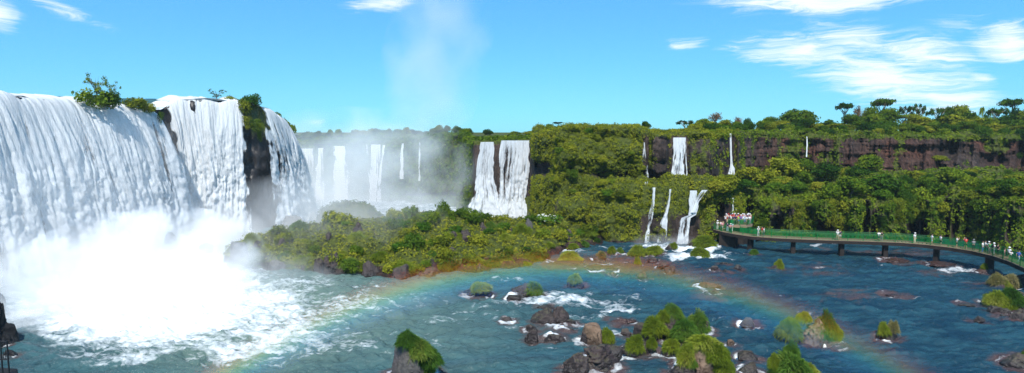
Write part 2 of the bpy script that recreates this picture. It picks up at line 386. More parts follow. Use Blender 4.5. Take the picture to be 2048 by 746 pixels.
base[..., 2] += np.where(T2 > 1, fbm(base / 5, 3, 33) * .5 - .5, 0)
mossL = np.clip(sstep(ws[9], ws[10], S2) * (1 - sstep(ws[12], ws[13], S2)) * sstep(.55, .95, T2) * .9 + sstep(ws[14], ws[16], S2) * .8, 0, 1)
m, t, out = mat('wet_black_basalt')
pos = t.new('ShaderNodeNewGeometry').outputs['Position']
n1 = t.noise(t.mapv(pos, (1, 1, .3)), .8, 6, .6, .4)
c = t.ramp(n1, [(.3, (.004, .004, .005)), (.55, (.014, .011, .011)), (.8, (.035, .028, .025))])
c = t.mix(t.sm(t.m('ADD', t.attr('veg'), t.m('MULTIPLY_ADD', n1, .8, -.4)), .4, .7), c, (.06, .075, .012))
b = t.new('ShaderNodeBsdfPrincipled', ins={'Base Color': c, 'Roughness': .4, 'Specular IOR Level': .4, 'Normal': bump(t, n1, .8, .5)})
t.l.new(b.outputs[0], out.inputs[0]); M['wetrock'] = m
tag(link('escarpment_terrain', mesh_np('escarpment_terrain', base, grid_quads(*T2.shape), {'veg': ('POINT', mossL.ravel())}), M['wetrock']), 'black wet basalt escarpment behind the big curtain falls', None, None, 'structure')
# upper river feeding the big falls
uy = np.linspace(50, 135, 90); ux = np.concatenate([[0], np.geomspace(1, 140, 40)])
UXX, UYY = np.meshgrid(ux, uy, indexing='ij'); wx = np.interp(UYY, WL[:, 1], WL[:, 0]); wz = np.interp(UYY, WL[:, 1], WZ)
rise = .1 + 1.5 * sstep(2, 60, UXX)
UP_ = np.stack([wx - .5 - UXX, UYY, wz + rise + .35 * fbm(np.stack([UXX / 3, UYY / 3, 0 * UXX], -1), 3, 41)], -1)
# ================================================================== water surfaces
def foam_ellipses(px, py, L):
    r = np.zeros_like(px)
    for x, y, a, b, s in L: r = np.maximum(r, s * np.exp(-(((px - x) / a) ** 2 + ((py - y) / b) ** 2) ** 1.3))
    return r
FOAM = [(1130, 588, 90, 8, .6), (1260, 596, 60, 8, .5), (1020, 655, 60, 8, .52), (1230, 664, 40, 8, .55), (1110, 700, 50, 10, .5), (900, 640, 100, 20, .46), (700, 690, 120, 30, .5), (1010, 560, 60, 8, .5), (1320, 660, 120, 40, .40), (1560, 660, 60, 20, .4), (300, 600, 290, 110, 1.05), (520, 640, 230, 90, .66), (60, 620, 90, 60, .6), (700, 590, 150, 40, .42), (250, 610, 250, 100, 1.0), (330, 540, 230, 60, 1.0), (440, 515, 140, 45, 1), (500, 600, 160, 60, .72), (460, 690, 180, 60, .62), (230, 715, 180, 30, .62), (600, 565, 140, 22, .52), (680, 610, 170, 45, .52), (620, 680, 180, 60, .52), (540, 590, 120, 30, .6),
 (1110, 600, 150, 10, .62), (1190, 606, 110, 16, .55), (1235, 618, 60, 12, .62), (1150, 632, 90, 9, .55), (1170, 656, 70, 10, .5), (1160, 683, 28, 12, .66), (1070, 640, 40, 8, .45), (935, 590, 30, 10, .55), (1010, 605, 60, 6, .5), (980, 630, 160, 40, .42), (850, 600, 130, 30, .42), (740, 570, 90, 14, .42), (800, 690, 200, 50, .38), (1300, 570, 160, 24, .36), (1620, 620, 500, 120, .30),
 (1395, 512, 80, 10, .85), (1370, 498, 80, 7, .85), (1420, 496, 30, 9, .85), (1300, 492, 70, 5, .7), (1140, 502, 45, 4, .65), (1220, 497, 50, 4, .6), (1250, 524, 30, 4, .5), (1470, 505, 60, 4, .5),
 (1870, 532, 60, 7, .5), (1920, 540, 70, 8, .58), (1960, 543, 40, 6, .55), (1800, 522, 60, 4, .42), (1650, 488, 40, 3, .6), (1640, 535, 30, 4, .4), (2010, 655, 20, 25, .3), (1470, 660, 60, 10, .45), (1450, 690, 40, 10, .4), (1160, 744, 40, 12, .6), (1500, 720, 50, 14, .4), (1730, 530, 120, 8, .33)]
SHAL = [(1240, 530, 150, 22, .8), (1130, 520, 60, 25, .5), (1420, 590, 60, 16, .7), (1640, 540, 120, 22, .5), (1690, 590, 120, 22, .55), (1800, 505, 200, 10, .6), (1880, 545, 120, 10, .6), (1450, 545, 80, 14, .45), (1600, 500, 120, 8, .5), (1730, 610, 80, 14, .4), (1950, 570, 60, 16, .5), (820, 545, 130, 10, .5)]
GREEN = [(600, 620, 300, 100, 1.0), (480, 680, 260, 90, .9), (780, 660, 240, 90, .5)]
ROCKS = []     # (x, y, radius) filled by the boulders, read when the river is made
def build_river():
    apx = np.arange(-260, 2320, 2.4); ay = np.concatenate([np.geomspace(14, 47, 30), 24000.0 / (np.arange(775, 483, -1.1) - 270 + 1e-9)])
    ay = ay[(ay < 112)]; ay = np.unique(np.concatenate([ay, np.geomspace(112.3, 215, 150)]))
    YY, AA = np.meshgrid(ay, (apx - CX) / F * CP, indexing='ij'); XX = AA * YY
    zc = -H / YY; d = YY; v = (zc + SP * 1 / CP * 0)
    dz = zc; cy = (CP * dz + SP); cz = (CP - SP * dz); px = CX + F * AA / cz; py = CY - F * cy / cz
    foam = foam_ellipses(px, py, FOAM); sh = foam_ellipses(px, py, SHAL); gr = foam_ellipses(px, py, GREEN)
    for x, y, r in ROCKS:
        dd = np.hypot(XX - x, (YY - y)); foam = np.maximum(foam, .74 * np.exp(-((dd - r * .95) / (.35 + .12 * r)) ** 2) * (.55 + .45 * noise(np.stack([XX / 1.3, YY / 1.3, 0 * XX], -1), 9)))
        sh = np.maximum(sh, .7 * np.exp(-(np.maximum(0, dd - r) / 1.1) ** 2))
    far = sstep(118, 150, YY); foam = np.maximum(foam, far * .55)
    p = np.stack([XX, YY, 0 * XX], -1)
    swell = fbm(p / [2.6, 1.5, 1], 4, 51) ; chop = fbm(p / [.9, .6, 1], 3, 52)
    z = (swell * .22 + chop * .10) * (1 + 1.8 * foam) + .25 * foam * fbm(p / [1.6, 1.2, 1], 4, 53)
    V = np.stack([XX, YY, z], -1)
    m, t, out = mat('river_water')
    pos = t.new('ShaderNodeNewGeometry').outputs['Position']
    fa, sa, ga = t.attr('foam'), t.attr('shallow'), t.attr('silt')
    q = t.mapv(pos, (.55, 1.0, 1), (0, 0, .12))
    n1 = t.noise(q, .42, 9, .68, 1.2); n2 = t.noise(q, 1.7, 6, .62, .8); n3 = t.noise(pos, .05, 3)
    fo = t.m('ADD', t.m('MULTIPLY', n1, .62), t.m('MULTIPLY', n2, .38))
    fo = t.m('ADD', fo, t.m('MULTIPLY_ADD', fa, .62, -.78))
    n4 = t.noise(t.mapv(pos, (.6, 1.2, 1), (0, 0, .2)), 1.15, 7, .7, 1.5)
    speck = t.m('MULTIPLY', t.m('SUBTRACT', n4, t.m('MULTIPLY_ADD', fa, -.18, .755)), 10.0, clamp=True)
    fm = t.m('MAXIMUM', t.m('MULTIPLY', fo, 5.0, clamp=True), t.m('MULTIPLY', speck, .8))
    sx = t.new('ShaderNodeSeparateXYZ', ins={0: pos}).outputs[0]
    side = t.sm(sx, -5, 28)
    deep = t.mix(side, (.050, .108, .112), (.007, .026, .048))
    deep = t.mix(t.m('MULTIPLY', n3, .5), deep, (.005, .024, .042))
    n5 = t.noise(t.mapv(pos, (.22, .9, 1), (0, 0, .15)), .8, 6, .62, .6)
    deep = t.mix(t.sm(n5, .36, .66), t.mix(.4, deep, (.004, .026, .045)), t.mix(.35, deep, (.035, .12, .14)))
    deep = t.mix(t.m('MULTIPLY', ga, .9), deep, (.11, .165, .135))
    brown = t.mix(n2, (.05, .022, .018), (.11, .055, .045))
    shm = t.sm(t.m('ADD', sa, t.m('MULTIPLY_ADD', n1, 1.6, -.8)), .35, .8)
    deep = t.mix(t.m('MULTIPLY', shm, .75), deep, brown)
    col = t.mix(fm, deep, (.70, .74, .76))
    rg = t.m('MULTIPLY_ADD', fm, .55, .16)
    w1 = t.noise(t.mapv(pos, (.7, 1.3, 1)), 1.5, 6, .6, .4); w2 = t.noise(t.mapv(pos, (.8, 1.2, 1)), 5, 4, .6)
    hgt = t.m('ADD', t.m('MULTIPLY', w1, .5), t.m('ADD', t.m('MULTIPLY', w2, .16), t.m('MULTIPLY', fm, .12)))
    b = t.new('ShaderNodeBsdfPrincipled', ins={'Base Color': col, 'Roughness': rg, 'IOR': 1.33, 'Specular IOR Level': .24, 'Normal': bump(t, hgt, .85, .7)})
    t.l.new(b.outputs[0], out.inputs[0]); M['river'] = m
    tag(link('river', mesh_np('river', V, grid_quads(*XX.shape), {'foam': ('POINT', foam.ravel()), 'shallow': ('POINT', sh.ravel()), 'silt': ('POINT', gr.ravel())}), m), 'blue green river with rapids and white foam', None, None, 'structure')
    tag(link('upper_river', mesh_np('upper_river', UP_, grid_quads(*UXX.shape), {'foam': ('POINT', np.full(UXX.size, .30) + .35 * (UXX.ravel() < 4)), 'shallow': ('POINT', np.zeros(UXX.size)), 'silt': ('POINT', np.zeros(UXX.size))}), m), 'upper river running to the lip of the big curtain falls', None, None, 'structure')
# ================================================================== waterfalls
def fall_mat(name, col, fine=1.0):
    m, t, out = mat(name)
    uv = t.new('ShaderNodeAttribute', attribute_name='flow').outputs['Vector']
    n1 = t.noise(t.mapv(uv, (1.5 * fine, .13 * fine, 1)), 1, 6, .62, .35); n2 = t.noise(t.mapv(uv, (5 * fine, .9 * fine, 1)), 1, 6, .65, .8)
    n = t.m('ADD', t.m('MULTIPLY', n1, .55), t.m('MULTIPLY', n2, .45))
    a = t.m('MULTIPLY', t.m('ADD', t.attr('dens'), t.m('MULTIPLY_ADD', n, 1.5, -1.05)), 3.2, clamp=True)
    tint = t.ramp(n, [(.3, tuple(x * .72 for x in col)), (.6, col)])
    d = t.new('ShaderNodeBsdfDiffuse', ins={'Color': tint, 'Normal': bump(t, n, .9, .45 / fine)})
    tr = t.new('ShaderNodeBsdfTranslucent', ins={'Color': tint})
    w = t.new('ShaderNodeMixShader', ins={0: .40, 1: d.outputs[0], 2: tr.outputs[0]})
    tp = t.new('ShaderNodeBsdfTransparent')
    s = t.new('ShaderNodeMixShader', ins={0: a, 1: tp.outputs[0], 2: w.outputs[0]})
    t.l.new(s.outputs[0], out.inputs[0]); return m
M['fall'] = fall_mat('falling_water', (.93, .955, .97)); M['fall_fine'] = fall_mat('falling_water_thin', (.80, .84, .87), 2.2); M['fall_mid'] = fall_mat('falling_water_mid', (.80, .84, .87), 1.3)
def sheet(P, out_dir, W, L, seed, amp=.8, dens=.75, edge=.06, lip=0.03, var=.5, rag=.0):
    nv, nu = P.shape[:2]; v, u = np.meshgrid(np.linspace(0, 1, nv), np.linspace(0, 1, nu), indexing='ij')
    q = np.stack([u * W, v * L, np.full_like(u, seed * 3.7)], -1)
    wig = fbm(q / [6, 14, 1], 2, seed) * .8
    q2 = q + np.stack([wig, 0 * u, 0 * u], -1)
    fold = fbm(q2 / [2.6, 26, 1], 3, seed + 1); strand = fbm(q2 / [.8, 7, 1], 3, seed + 2); clump = fbm(q2 / [1.1, 1.9, 1], 4, seed + 3)
    ridge = 1 - np.abs(fbm(q2 / [1.7, 12, 1], 3, seed + 4)) * 2
    gv = sstep(0, .25, v)
    fine = fbm(q2 / [.34, 6.5, 1], 3, seed + 6); puff = fbm(q2 / [.6, 1.1, 1], 3, seed + 7)
    disp = amp * (fold * .62 * (.2 + gv) + strand * .42 * (.2 + gv) + ridge * .20 * gv + clump * .52 * sstep(.1, .7, v) + fine * .24 + puff * .46 * sstep(.1, .7, v))
    V = P + out_dir * disp[..., None]
    e = np.minimum(u, 1 - u) / edge + .55 * fbm(np.stack([u * 3, v * L / 2.2, 0 * u + seed], -1), 3, seed + 8) * (edge > .05); e = np.clip(e, 0, 1)
    d = dens + var * (fold * .45 + strand * .5 + clump * .2 + fine * .35) * (.35 + .65 * gv) - (1 - e) * .9 + sstep(.55, 1, v) * .22 + (1 - sstep(0, .12, v)) * .12
    return V, grid_quads(nv, nu), {'dens': ('POINT', d.ravel()), 'flow': ('POINT', q.reshape(-1, 3))}
def waterfall(label, P, out_dir, W, L, seed, m='fall', **k):
    V, Q, A = sheet(P, out_dir, W, L, seed, **k)
    o = link('waterfall', mesh_np('waterfall', V, Q, A), M[m]); tag(o, label, 'waterfall', 'waterfalls of the gorge'); return o
def wall_fall(label, s0, s1, nu, nv, out_b, seed, lipup=.35, zb=-.3, **k):
    s = np.linspace(s0, s1, nu); Lp = wall(s); N = wnorm(s)
    kk = np.ones(15) / 15; N = np.stack([np.convolve(np.pad(N[:, i], 7, mode='edge'), kk, 'valid') for i in range(3)], -1); N /= np.linalg.norm(N, axis=1, keepdims=True)
    v = np.linspace(0, 1, nv)[:, None]
    lipn = fbm(np.stack([s / 3, 0 * s, 0 * s], -1), 3, seed + 9) * .5
    z = Lp[None, :, 2] + lipup + lipn * (1 - v) - v ** 1.0 * (Lp[None, :, 2] + lipup - zb)
    h = -1.2 + (out_b + 1.2) * np.sqrt(np.clip(v, 0, 1)) ** .9
    P = Lp[None] * [1, 1, 0] + N[None] * h[..., None] + np.stack([0 * z, 0 * z, z], -1)
    back = Lp[None] * [1, 1, 0] + N[None] * np.array([-6, -3])[:, None, None] + np.stack([np.zeros((2, nu))] * 2 + [np.broadcast_to(Lp[None, :, 2] + lipup + lipn + .1, (2, nu)) + np.array([.5, .25])[:, None]], -1)
    P = np.concatenate([back, P])
    return waterfall(label, P, N[None], abs(s1 - s0), 26, seed, **k)
wall_fall('huge shaded blue white curtain fall, largest of all the waterfalls', ws[1] - 3, ws[5] + 1.0, 460, 170, 6.8, 5, amp=.62, dens=.93, edge=.02, var=.75)
wall_fall('brilliant white broad fall between the notch rock and the black rock column', ws[6] + .4, ws[9] + .6, 170, 150, 4.2, 6, amp=.62, dens=.98, edge=.07, var=.45)
wall_fall('steep white fall right of the black rock column, under the drooping mossy rim', ws[10] + .3, ws[14] + .6, 160, 150, 5.0, 7, amp=.45, dens=.80, edge=.08, var=.6)
def ribbon(label, rows, seed, dens=.8, amp=.25, var=.8, nv=60, nu=None, m='fall_fine', Yoff=-.9, Y=None, **k):
    """rows: (left px, right px, py) down the fall; the depth comes from the cliff behind it"""
    rows = np.array(rows, float); py = np.linspace(rows[0, 2], rows[-1, 2], nv)
    l, r = np.interp(py, rows[:, 2], rows[:, 0]), np.interp(py, rows[:, 2], rows[:, 1])
    if Y is None:
        yy = np.array([min(hit(a, q)[1], hit(b, q)[1], hit((a + b) / 2, q)[1]) for a, b, q in zip(l, r, py)]) + Yoff
    else: yy = np.interp(np.linspace(0, 1, nv), np.linspace(0, 1, len(Y)), Y)
    yy = np.minimum.accumulate(yy); wpx = (r - l).max()
    nu = nu or int(max(8, wpx * 1.2)); u = np.linspace(0, 1, nu)
    P = at(l[:, None] * (1 - u) + r[:, None] * u, py[:, None] * np.ones(nu), yy[:, None] * np.ones(nu))
    Wm = wpx * yy.mean() / F; Lm = np.linalg.norm(P[0, 0] - P[-1, 0])
    return waterfall(label, P, np.array([0, -1.0, 0]), Wm, Lm, seed, m=m, dens=dens - (.10 if m == 'fall' else .24), amp=amp, var=var, **k)
ribbon('hazy white fall half hidden behind the big falls, farthest one', [(586, 631, 297), (586, 630, 330), (578, 628, 430)], 20, .95, .5, Y=[188, 187, 184], m='fall', edge=.15)
ribbon('hazy slim far fall with a forked top', [(634, 648, 296), (632, 650, 330), (629, 652, 430)], 21, .75, .4, Y=[187, 185, 182], m='fall', edge=.25)
ribbon('hazy far fall of two joined white strips with a ragged side', [(667, 694, 292), (667, 698, 330), (668, 704, 430)], 22, .85, .45, Y=[186, 184, 181], m='fall', edge=.2)
ribbon('faint narrow far fall just left of the forked fall', [(731, 736, 289), (733, 741, 330), (738, 748, 380)], 23, .45, .3, Y=[184, 183, 181], m='fall', edge=.35)
ribbon('hazy tall far fall in the middle of the misty gorge', [(742, 762, 289), (740, 763, 340), (733, 766, 430)], 24, .92, .45, Y=[184, 182, 178], m='fall', edge=.2)
ribbon('hazy slanting strand joining the tall far fall from the right', [(764, 770, 290), (759, 766, 330), (754, 762, 372)], 25, .75, .3, Y=[184, 182, 180], m='fall', edge=.3)
ribbon('thin thread of water left of the spindle shaped far fall', [(791, 793, 310), (791, 794, 358)], 26, .6, .1, Y=[182, 181], m='fall', edge=.3, nu=8)
ribbon('spindle shaped far fall right of the tall misty one', [(803, 808, 287), (799, 807, 320), (799, 808, 358)], 27, .85, .25, Y=[182, 180.5], m='fall', edge=.25)
ribbon('faint thin far fall nearest to the wide twin fall', [(837, 841, 285), (836, 842, 320), (837, 842, 362)], 28, .6, .2, Y=[178.5, 176], m='fall', edge=.3)
ribbon('left half of the wide twin fall, spreading over a step', [(960, 990, 284), (953, 990, 320), (948, 992, 365), (944, 1000, 385), (931, 1010, 420), (926, 1010, 448)], 29, .86, .6, nv=110, m='fall_mid', Y=[150.0, 149, 148, 146, 143.5, 142.5], edge=.1, var=.6)
ribbon('right half of the wide twin fall, brightest and unbroken', [(999, 1061, 281), (997, 1060, 330), (995, 1059, 365), (994, 1056, 390), (985, 1054, 448)], 30, .92, .6, nv=110, m='fall_mid', Y=[148.6, 147.5, 146.5, 144.8, 141.8], edge=.06, var=.5)
ribbon('slim fall on the mossy cliff, upper tier, left of the square fall', [(1287, 1290, 285), (1285, 1294, 310), (1283, 1297, 345), (1282, 1299, 369)], 31, .72, .25, edge=.25)
ribbon('square shouldered white fall on the upper tier above the twin cascades', [(1345, 1373, 275), (1344, 1372, 310), (1341, 1370, 345), (1337, 1376, 369)], 32, .98, .3, edge=.12)
ribbon('thin strand beside the square shouldered fall on the upper tier', [(1369, 1373, 276), (1370, 1374, 320), (1371, 1377, 360)], 33, .6, .15, Yoff=-1.3, edge=.3, nu=8)
ribbon('thin fall with a fanned skirt at its foot', [(1459, 1463, 267), (1459, 1464, 300), (1459, 1466, 328), (1455, 1472, 345), (1452, 1477, 363)], 34, .85, .25, edge=.2, nu=16)
ribbon('short thread fall on the brown cliff above the bushy bank', [(1612, 1615, 273), (1612, 1616, 290), (1611, 1615, 314)], 35, .8, .12, edge=.25, nu=8)
ribbon('narrow lower cascade, leftmost of the three that reach the river', [(1304, 1313, 375), (1303, 1312, 395), (1302, 1310, 410), (1294, 1308, 430), (1291, 1303, 455), (1289, 1299, 488)], 36, .8, .25, nv=80, edge=.22, nu=14, Yoff=-1.0)
ribbon('middle lower cascade stepping down between mossy ribs', [(1338, 1343, 378), (1334, 1343, 400), (1326, 1338, 425), (1318, 1336, 445), (1313, 1333, 488)], 37, .78, .3, nv=80, edge=.2, nu=18, Yoff=-1.0)
ribbon('white lower cascade, widest of the three that reach the river', [(1378, 1396, 381), (1376, 1402, 410), (1374, 1394, 430), (1360, 1383, 436), (1355, 1380, 460), (1351, 1378, 490)], 38, .98, .3, nv=90, edge=.15, Yoff=-1.2)
ribbon('slanting white rill joining the widest lower cascade from the right', [(1400, 1416, 380), (1393, 1411, 388), (1388, 1400, 402), (1380, 1393, 425)], 39, .9, .15, Yoff=-1.5, edge=.2, nu=14)
ribbon('spray thread hanging above the crowded viewing platform', [(1463, 1468, 396), (1463, 1468, 412), (1463, 1468, 436)], 40, .8, .1, Y=[115.2, 114.4], edge=.3, nu=8)
ribbon('short spray thread beside the longer one above the viewing platform', [(1470, 1474, 418), (1470, 1475, 442)], 41, .8, .1, Y=[114.6, 114], edge=.3, nu=8)
# ================================================================== mist, spray, haze and the rainbow: volumes lit by the sun
def mist(name, label, loc, rad, dens, nsc, seed, rz=0, g=-.2, thr=.0, soft=1.0, con=1.6, kind='stuff', col=(1, 1, 1), flat=1.0, step=1.0, ry=0):
    bm = bmesh.new(); bmesh.ops.create_icosphere(bm, subdivisions=3, radius=1.0); me = bpy.data.meshes.new(name); bm.to_mesh(me); bm.free()
    o = link(name, me); o.location = loc; o.scale = rad; o.rotation_euler = (0, ry, rz)
    m, t, out = mat(name + '_volume')
    oc = t.new('ShaderNodeTexCoord').outputs['Object']
    r = t.new('ShaderNodeVectorMath', operation='LENGTH', ins={0: oc}).outputs['Value']
    n = t.noise(t.mapv(oc, tuple(x / nsc for x in rad), loc=(seed, seed * .7, 0)), 1, 3, .55, .3)
    d = t.m('SUBTRACT', t.m('MULTIPLY_ADD', n, con, 1.0 - con * .5 - thr), t.m('POWER', r, flat))
    d = t.m('MULTIPLY', t.m('MULTIPLY', d, soft, clamp=True), dens)
    v = t.new('ShaderNodeVolumeScatter', ins={'Color': (*col, 1), 'Density': d, 'Anisotropy': g})
    t.l.new(v.outputs[0], out.inputs['Volume']); m.cycles.volume_step_rate = step
    me.materials.append(m); tag(o, label, None, None, kind); return o
mist('spray', 'dense white spray boiling at the foot of the big curtain fall', (-52, 84, -2.5), (17, 27, 12.5), .24, 6, 1, R(8), thr=.05, soft=1.1, con=4.0, col=(.93, .955, .975))
mist('spray', 'fine drizzle hanging along the big curtain fall', (-64, 92, 10), (9, 27, 15), .022, 8, 8, R(-8), thr=-.1, soft=1.2)
mist('spray', 'soft spray at the foot of the wide twin fall', tuple(at(995, 436, 139.5)), (8.5, 4, 4.5), .09, 3, 9, 0, soft=1.2)
mist('spray', 'soft spray at the foot of the lower cascades', tuple(at(1335, 486, 108.6)), (8, 2.2, 1.9), .10, 2, 10, 0, soft=1.2)
mist('spray', 'puff of spray at the foot of the square upper fall', tuple(at(1357, 366, 121)), (2.6, 1.8, 1.5), .14, 1.5, 11, 0, soft=1.2)
mist('spray', 'thin bluish spray along the shaded foot of the big curtain fall', (-66, 76, 0), (11, 26, 9), .10, 5, 6, R(-10), thr=.0, soft=1.2)
mist('spray', 'low spray blowing over the foam in front of the falls', (-40, 78, -1), (20, 24, 5), .07, 4, 7, 0, thr=.02, soft=1.3)
mist('spray', 'white spray drifting at the foot of the bright falls', (-57, 112, -1), (12, 11, 8.5), .16, 4, 2, 0, thr=.05, soft=1.1)
mist('haze', 'thin white vapour filling the far gorge', (-46, 162, 2), (49, 32, 26), .054, 12, 3, 0, soft=1.0, g=-.42, con=2.2, col=(.86, .96, 1))
mist('haze', 'thin drifting vapour over the hazy end of the island', (-34, 104, 4), (24, 17, 10), .05, 8, 4, 0, soft=1.1)
mist('mist', 'faint column of vapour rising from the gorge into the sky', (-24, 190, 44), (17, 10, 46), .045, 11, 5, 0, soft=1.0, ry=R(14))
def rainbow():
    A = Vector(LDIR); dist, ang, hw = 47.0, R(41.2), 2.35
    c = Vector((0, 0, H)) + A * dist * math.cos(ang); rad = dist * math.sin(ang)
    q = A.to_track_quat('Z', 'Y'); Rm = q.to_matrix()
    upv = (Vector((0, 0, 1)) - A * A.z).normalized(); lo = Rm.transposed() @ upv; a0 = math.atan2(lo.y, lo.x)
    nt, ns = 120, 14; V = []
    for i in range(nt + 1):
        a = a0 + R(-64 + 128 * i / nt)
        for k in range(ns):
            b = k * 2 * math.pi / ns; rr = rad + hw * math.cos(b)
            V.append((rr * math.cos(a), rr * math.sin(a), .7 * math.sin(b)))
    Q = [(i * ns + k, i * ns + (k + 1) % ns, (i + 1) * ns + (k + 1) % ns, (i + 1) * ns + k) for i in range(nt) for k in range(ns)]
    me = bpy.data.meshes.new('rainbow'); me.from_pydata(V, [], Q + [tuple(range(ns - 1, -1, -1)), tuple(nt * ns + k for k in range(ns))]); me.update()
    bm = bmesh.new(); bm.from_mesh(me); bmesh.ops.recalc_face_normals(bm, faces=bm.faces); bm.to_mesh(me); bm.free()
    o = link('rainbow', me); o.matrix_world = Matrix.Translation(c) @ Rm.to_4x4()
    m, t, out = mat('rainbow_droplets')
    oc = t.new('ShaderNodeTexCoord').outputs['Object']; sp = t.new('ShaderNodeSeparateXYZ', ins={0: oc})
    x, y, z = sp.outputs
    r = t.m('SQRT', t.m('ADD', t.m('MULTIPLY', x, x), t.m('MULTIPLY', y, y)))
    f = t.m('MULTIPLY_ADD', t.m('SUBTRACT', r, rad), 1 / (2 * hw), .5)                # 0 inside .. 1 outside
    colr = t.ramp(f, [(.10, (.05, .22, 1)), (.34, (.04, .62, 1)), (.50, (.30, 1, .30)), (.60, (1, .80, .06)), (.74, (1, .30, .03)), (.92, (.9, .10, .05))])
    prof_ = t.ramp(f, [(0, (0, 0, 0)), (.25, (.45,) * 3), (.5, (.8,) * 3), (.68, (1,) * 3), (.84, (.45,) * 3), (1, (0, 0, 0))])
    zz = t.m('SUBTRACT', 1.0, t.m('POWER', t.m('DIVIDE', z, .7), 2.0), clamp=True)
    n = t.noise(oc, .12, 3)
    d = t.m('MULTIPLY', t.m('MULTIPLY', prof_, zz), t.m('MULTIPLY_ADD', n, .24, .06))
    ang_ = t.m('ADD', t.m('MULTIPLY', x, math.cos(a0 - math.pi / 2)), t.m('MULTIPLY', y, math.sin(a0 - math.pi / 2)))   # + is the far right end
    d = t.m('MULTIPLY', d, t.m('MULTIPLY_ADD', t.sm(ang_, -26.0, 18.0), .62, .38))
    v = t.new('ShaderNodeVolumeScatter', ins={'Color': colr, 'Density': d, 'Anisotropy': -.35})
    t.l.new(v.outputs[0], out.inputs['Volume']); m.cycles.volume_step_rate = .5
    me.materials.append(m)
    tag(o, 'faint rainbow arching over the river in the spray', 'rainbow')
rainbow()
def haze():
    MBx = MB(); x0, x1, y0, y1, z0, z1 = -900, 900, -40, 1000, -6, 90
    MBx.box(((x0 + x1) / 2, (y0 + y1) / 2, (z0 + z1) / 2), (x1 - x0, y1 - y0, z1 - z0))
    m, t, out = mat('haze_air')
    v = t.new('ShaderNodeVolumePrincipled', ins={'Color': (.82, .92, 1, 1), 'Density': .00012, 'Anisotropy': .1})
    t.l.new(v.outputs[0], out.inputs['Volume'])
    tag(MBx.obj('haze', m), 'pale even haze in the air', None, None, 'stuff')
haze()
# ================================================================== boulders and grass tufts
from mathutils.bvhtree import BVHTree
def boulder_mesh(seed, w, d, h, sub=5, planes=13, rough=.11, slant=0.0):
    rng = np.random.default_rng(seed); bm = bmesh.new(); bmesh.ops.create_icosphere(bm, subdivisions=sub, radius=1)
    me = bpy.data.meshes.new('boulder'); bm.to_mesh(me); bm.free()
    n = len(me.vertices); co = np.empty(n * 3, np.float32); me.vertices.foreach_get('co', co); co = co.reshape(-1, 3).astype(float)
    pn = sphere_pts(planes, rng); pn[:, 2] = np.abs(pn[:, 2]) * .9; pn /= np.linalg.norm(pn, axis=1, keepdims=True); ph = .56 + .40 * rng.random(planes)
    dn = co @ pn.T; r = np.where(dn > .05, ph / np.maximum(dn, .05), 9).min(1); r = np.minimum(r, 1.15)
    p = co * r[:, None]
    p += co * (fbm(p * 1.5 + seed, 3, seed) * rough + np.abs(fbm(p * 3.6 + seed, 3, seed + 3)) * -rough * .7 + fbm(p * 9, 2, seed + 5) * rough * .22)[:, None]
    p /= np.abs(p[:, :2]).max(); p[:, 2] /= p[:, 2].max()
    p[:, 2] = (p[:, 2] + .35) / 1.35; p[:, 2] = np.where(p[:, 2] < 0, p[:, 2] * .6, p[:, 2])
    p[:, 2] *= (1 + slant * p[:, 0]); p[:, 2] /= p[:, 2].max()
    V = p * [w / 2, d / 2, h]
    me.vertices.foreach_set('co', V.astype(np.float32).ravel()); me.polygons.foreach_set('use_smooth', np.ones(len(me.polygons), bool)); me.update()
    return me
RK = {}
def rock(key, label, px, pyb, wpx, pyt, m='rock', seed=1, dr=.75, name='boulder', group=None, slant=0.0, planes=13, rough=.11, sub=5, z0=0.0):
    p = on(px, pyb, z0); Y = p[1]; w = wpx * Y / F; d = w * dr; Yc = Y + d * .42
    h = max(.15, zat(pyt, Yc) - z0); c = at(px, pyb, Yc)
    o = link(name, boulder_mesh(seed, w * 1.04, d, h, sub, planes, rough, slant), M[m], None, (c[0], Yc, z0)); tag(o, label, 'rock', group)
    if z0 == 0: ROCKS.append((c[0], Yc, w * .5)); ROCKS.append((c[0], Yc - d * .15, w * .42))
    RK[key] = (c[0], Yc, w, d, h); return o
# grass tuft: a mound of arching blades
def tuft_mesh(seed, n=1100, lean=0.0, length=.36, width=.015, stiff=.35):
    rng = np.random.default_rng(seed); d = sphere_pts(n, rng); d[:, 2] = np.abs(d[:, 2])
    root = d * [.76, .76, .60] * (.55 + .45 * rng.random((n, 1)) ** .4) * (1 + .28 * noise(d * 2.2, seed))[:, None]
    out = d * [1, 1, .55] + rng.normal(0, .30, (n, 3)) + [lean, 0, stiff]; out /= np.linalg.norm(out, axis=1, keepdims=True)
    L = length * (.55 + .7 * rng.random(n))[:, None]; side = np.cross(out, rng.normal(0, 1, (n, 3))); side /= np.linalg.norm(side, axis=1, keepdims=True)
    w = width * (.7 + .6 * rng.random(n))[:, None]; rows = []
    for k, (s, ww) in enumerate(((0, 1), (.4, .95), (.75, .7), (1, .12))):
        c = root + out * L * s + np.array([0, 0, -1]) * (L * s * s * .55); rows += [c - side * w * ww, c + side * w * ww]
    V = np.stack(rows, 1); b = np.arange(n)[:, None] * 8
    Q = np.concatenate([b + np.array([0, 1, 3, 2]), b + np.array([2, 3, 5, 4]), b + np.array([4, 5, 7, 6])], 0)
    T = np.clip(rng.normal(.45, .22, n), 0, 1); T = np.concatenate([T, T + .08, T + .2])
    return mesh_np('grass_tuft', V.reshape(-1, 3), Q, {'tone': ('FACE', T)}, smooth=False)
TUFT = {(k, i): tuft_mesh(70 + i * 7 + j, **kw) for j, (k, kw) in enumerate({'grass': dict(n=3600), 'grass_green': dict(n=3600, length=.40), 'grass_dry': dict(n=2600, length=.42, stiff=.8)}.items()) for i in range(3)}
for (k, i), me in TUFT.items(): me.materials.append(M[k])
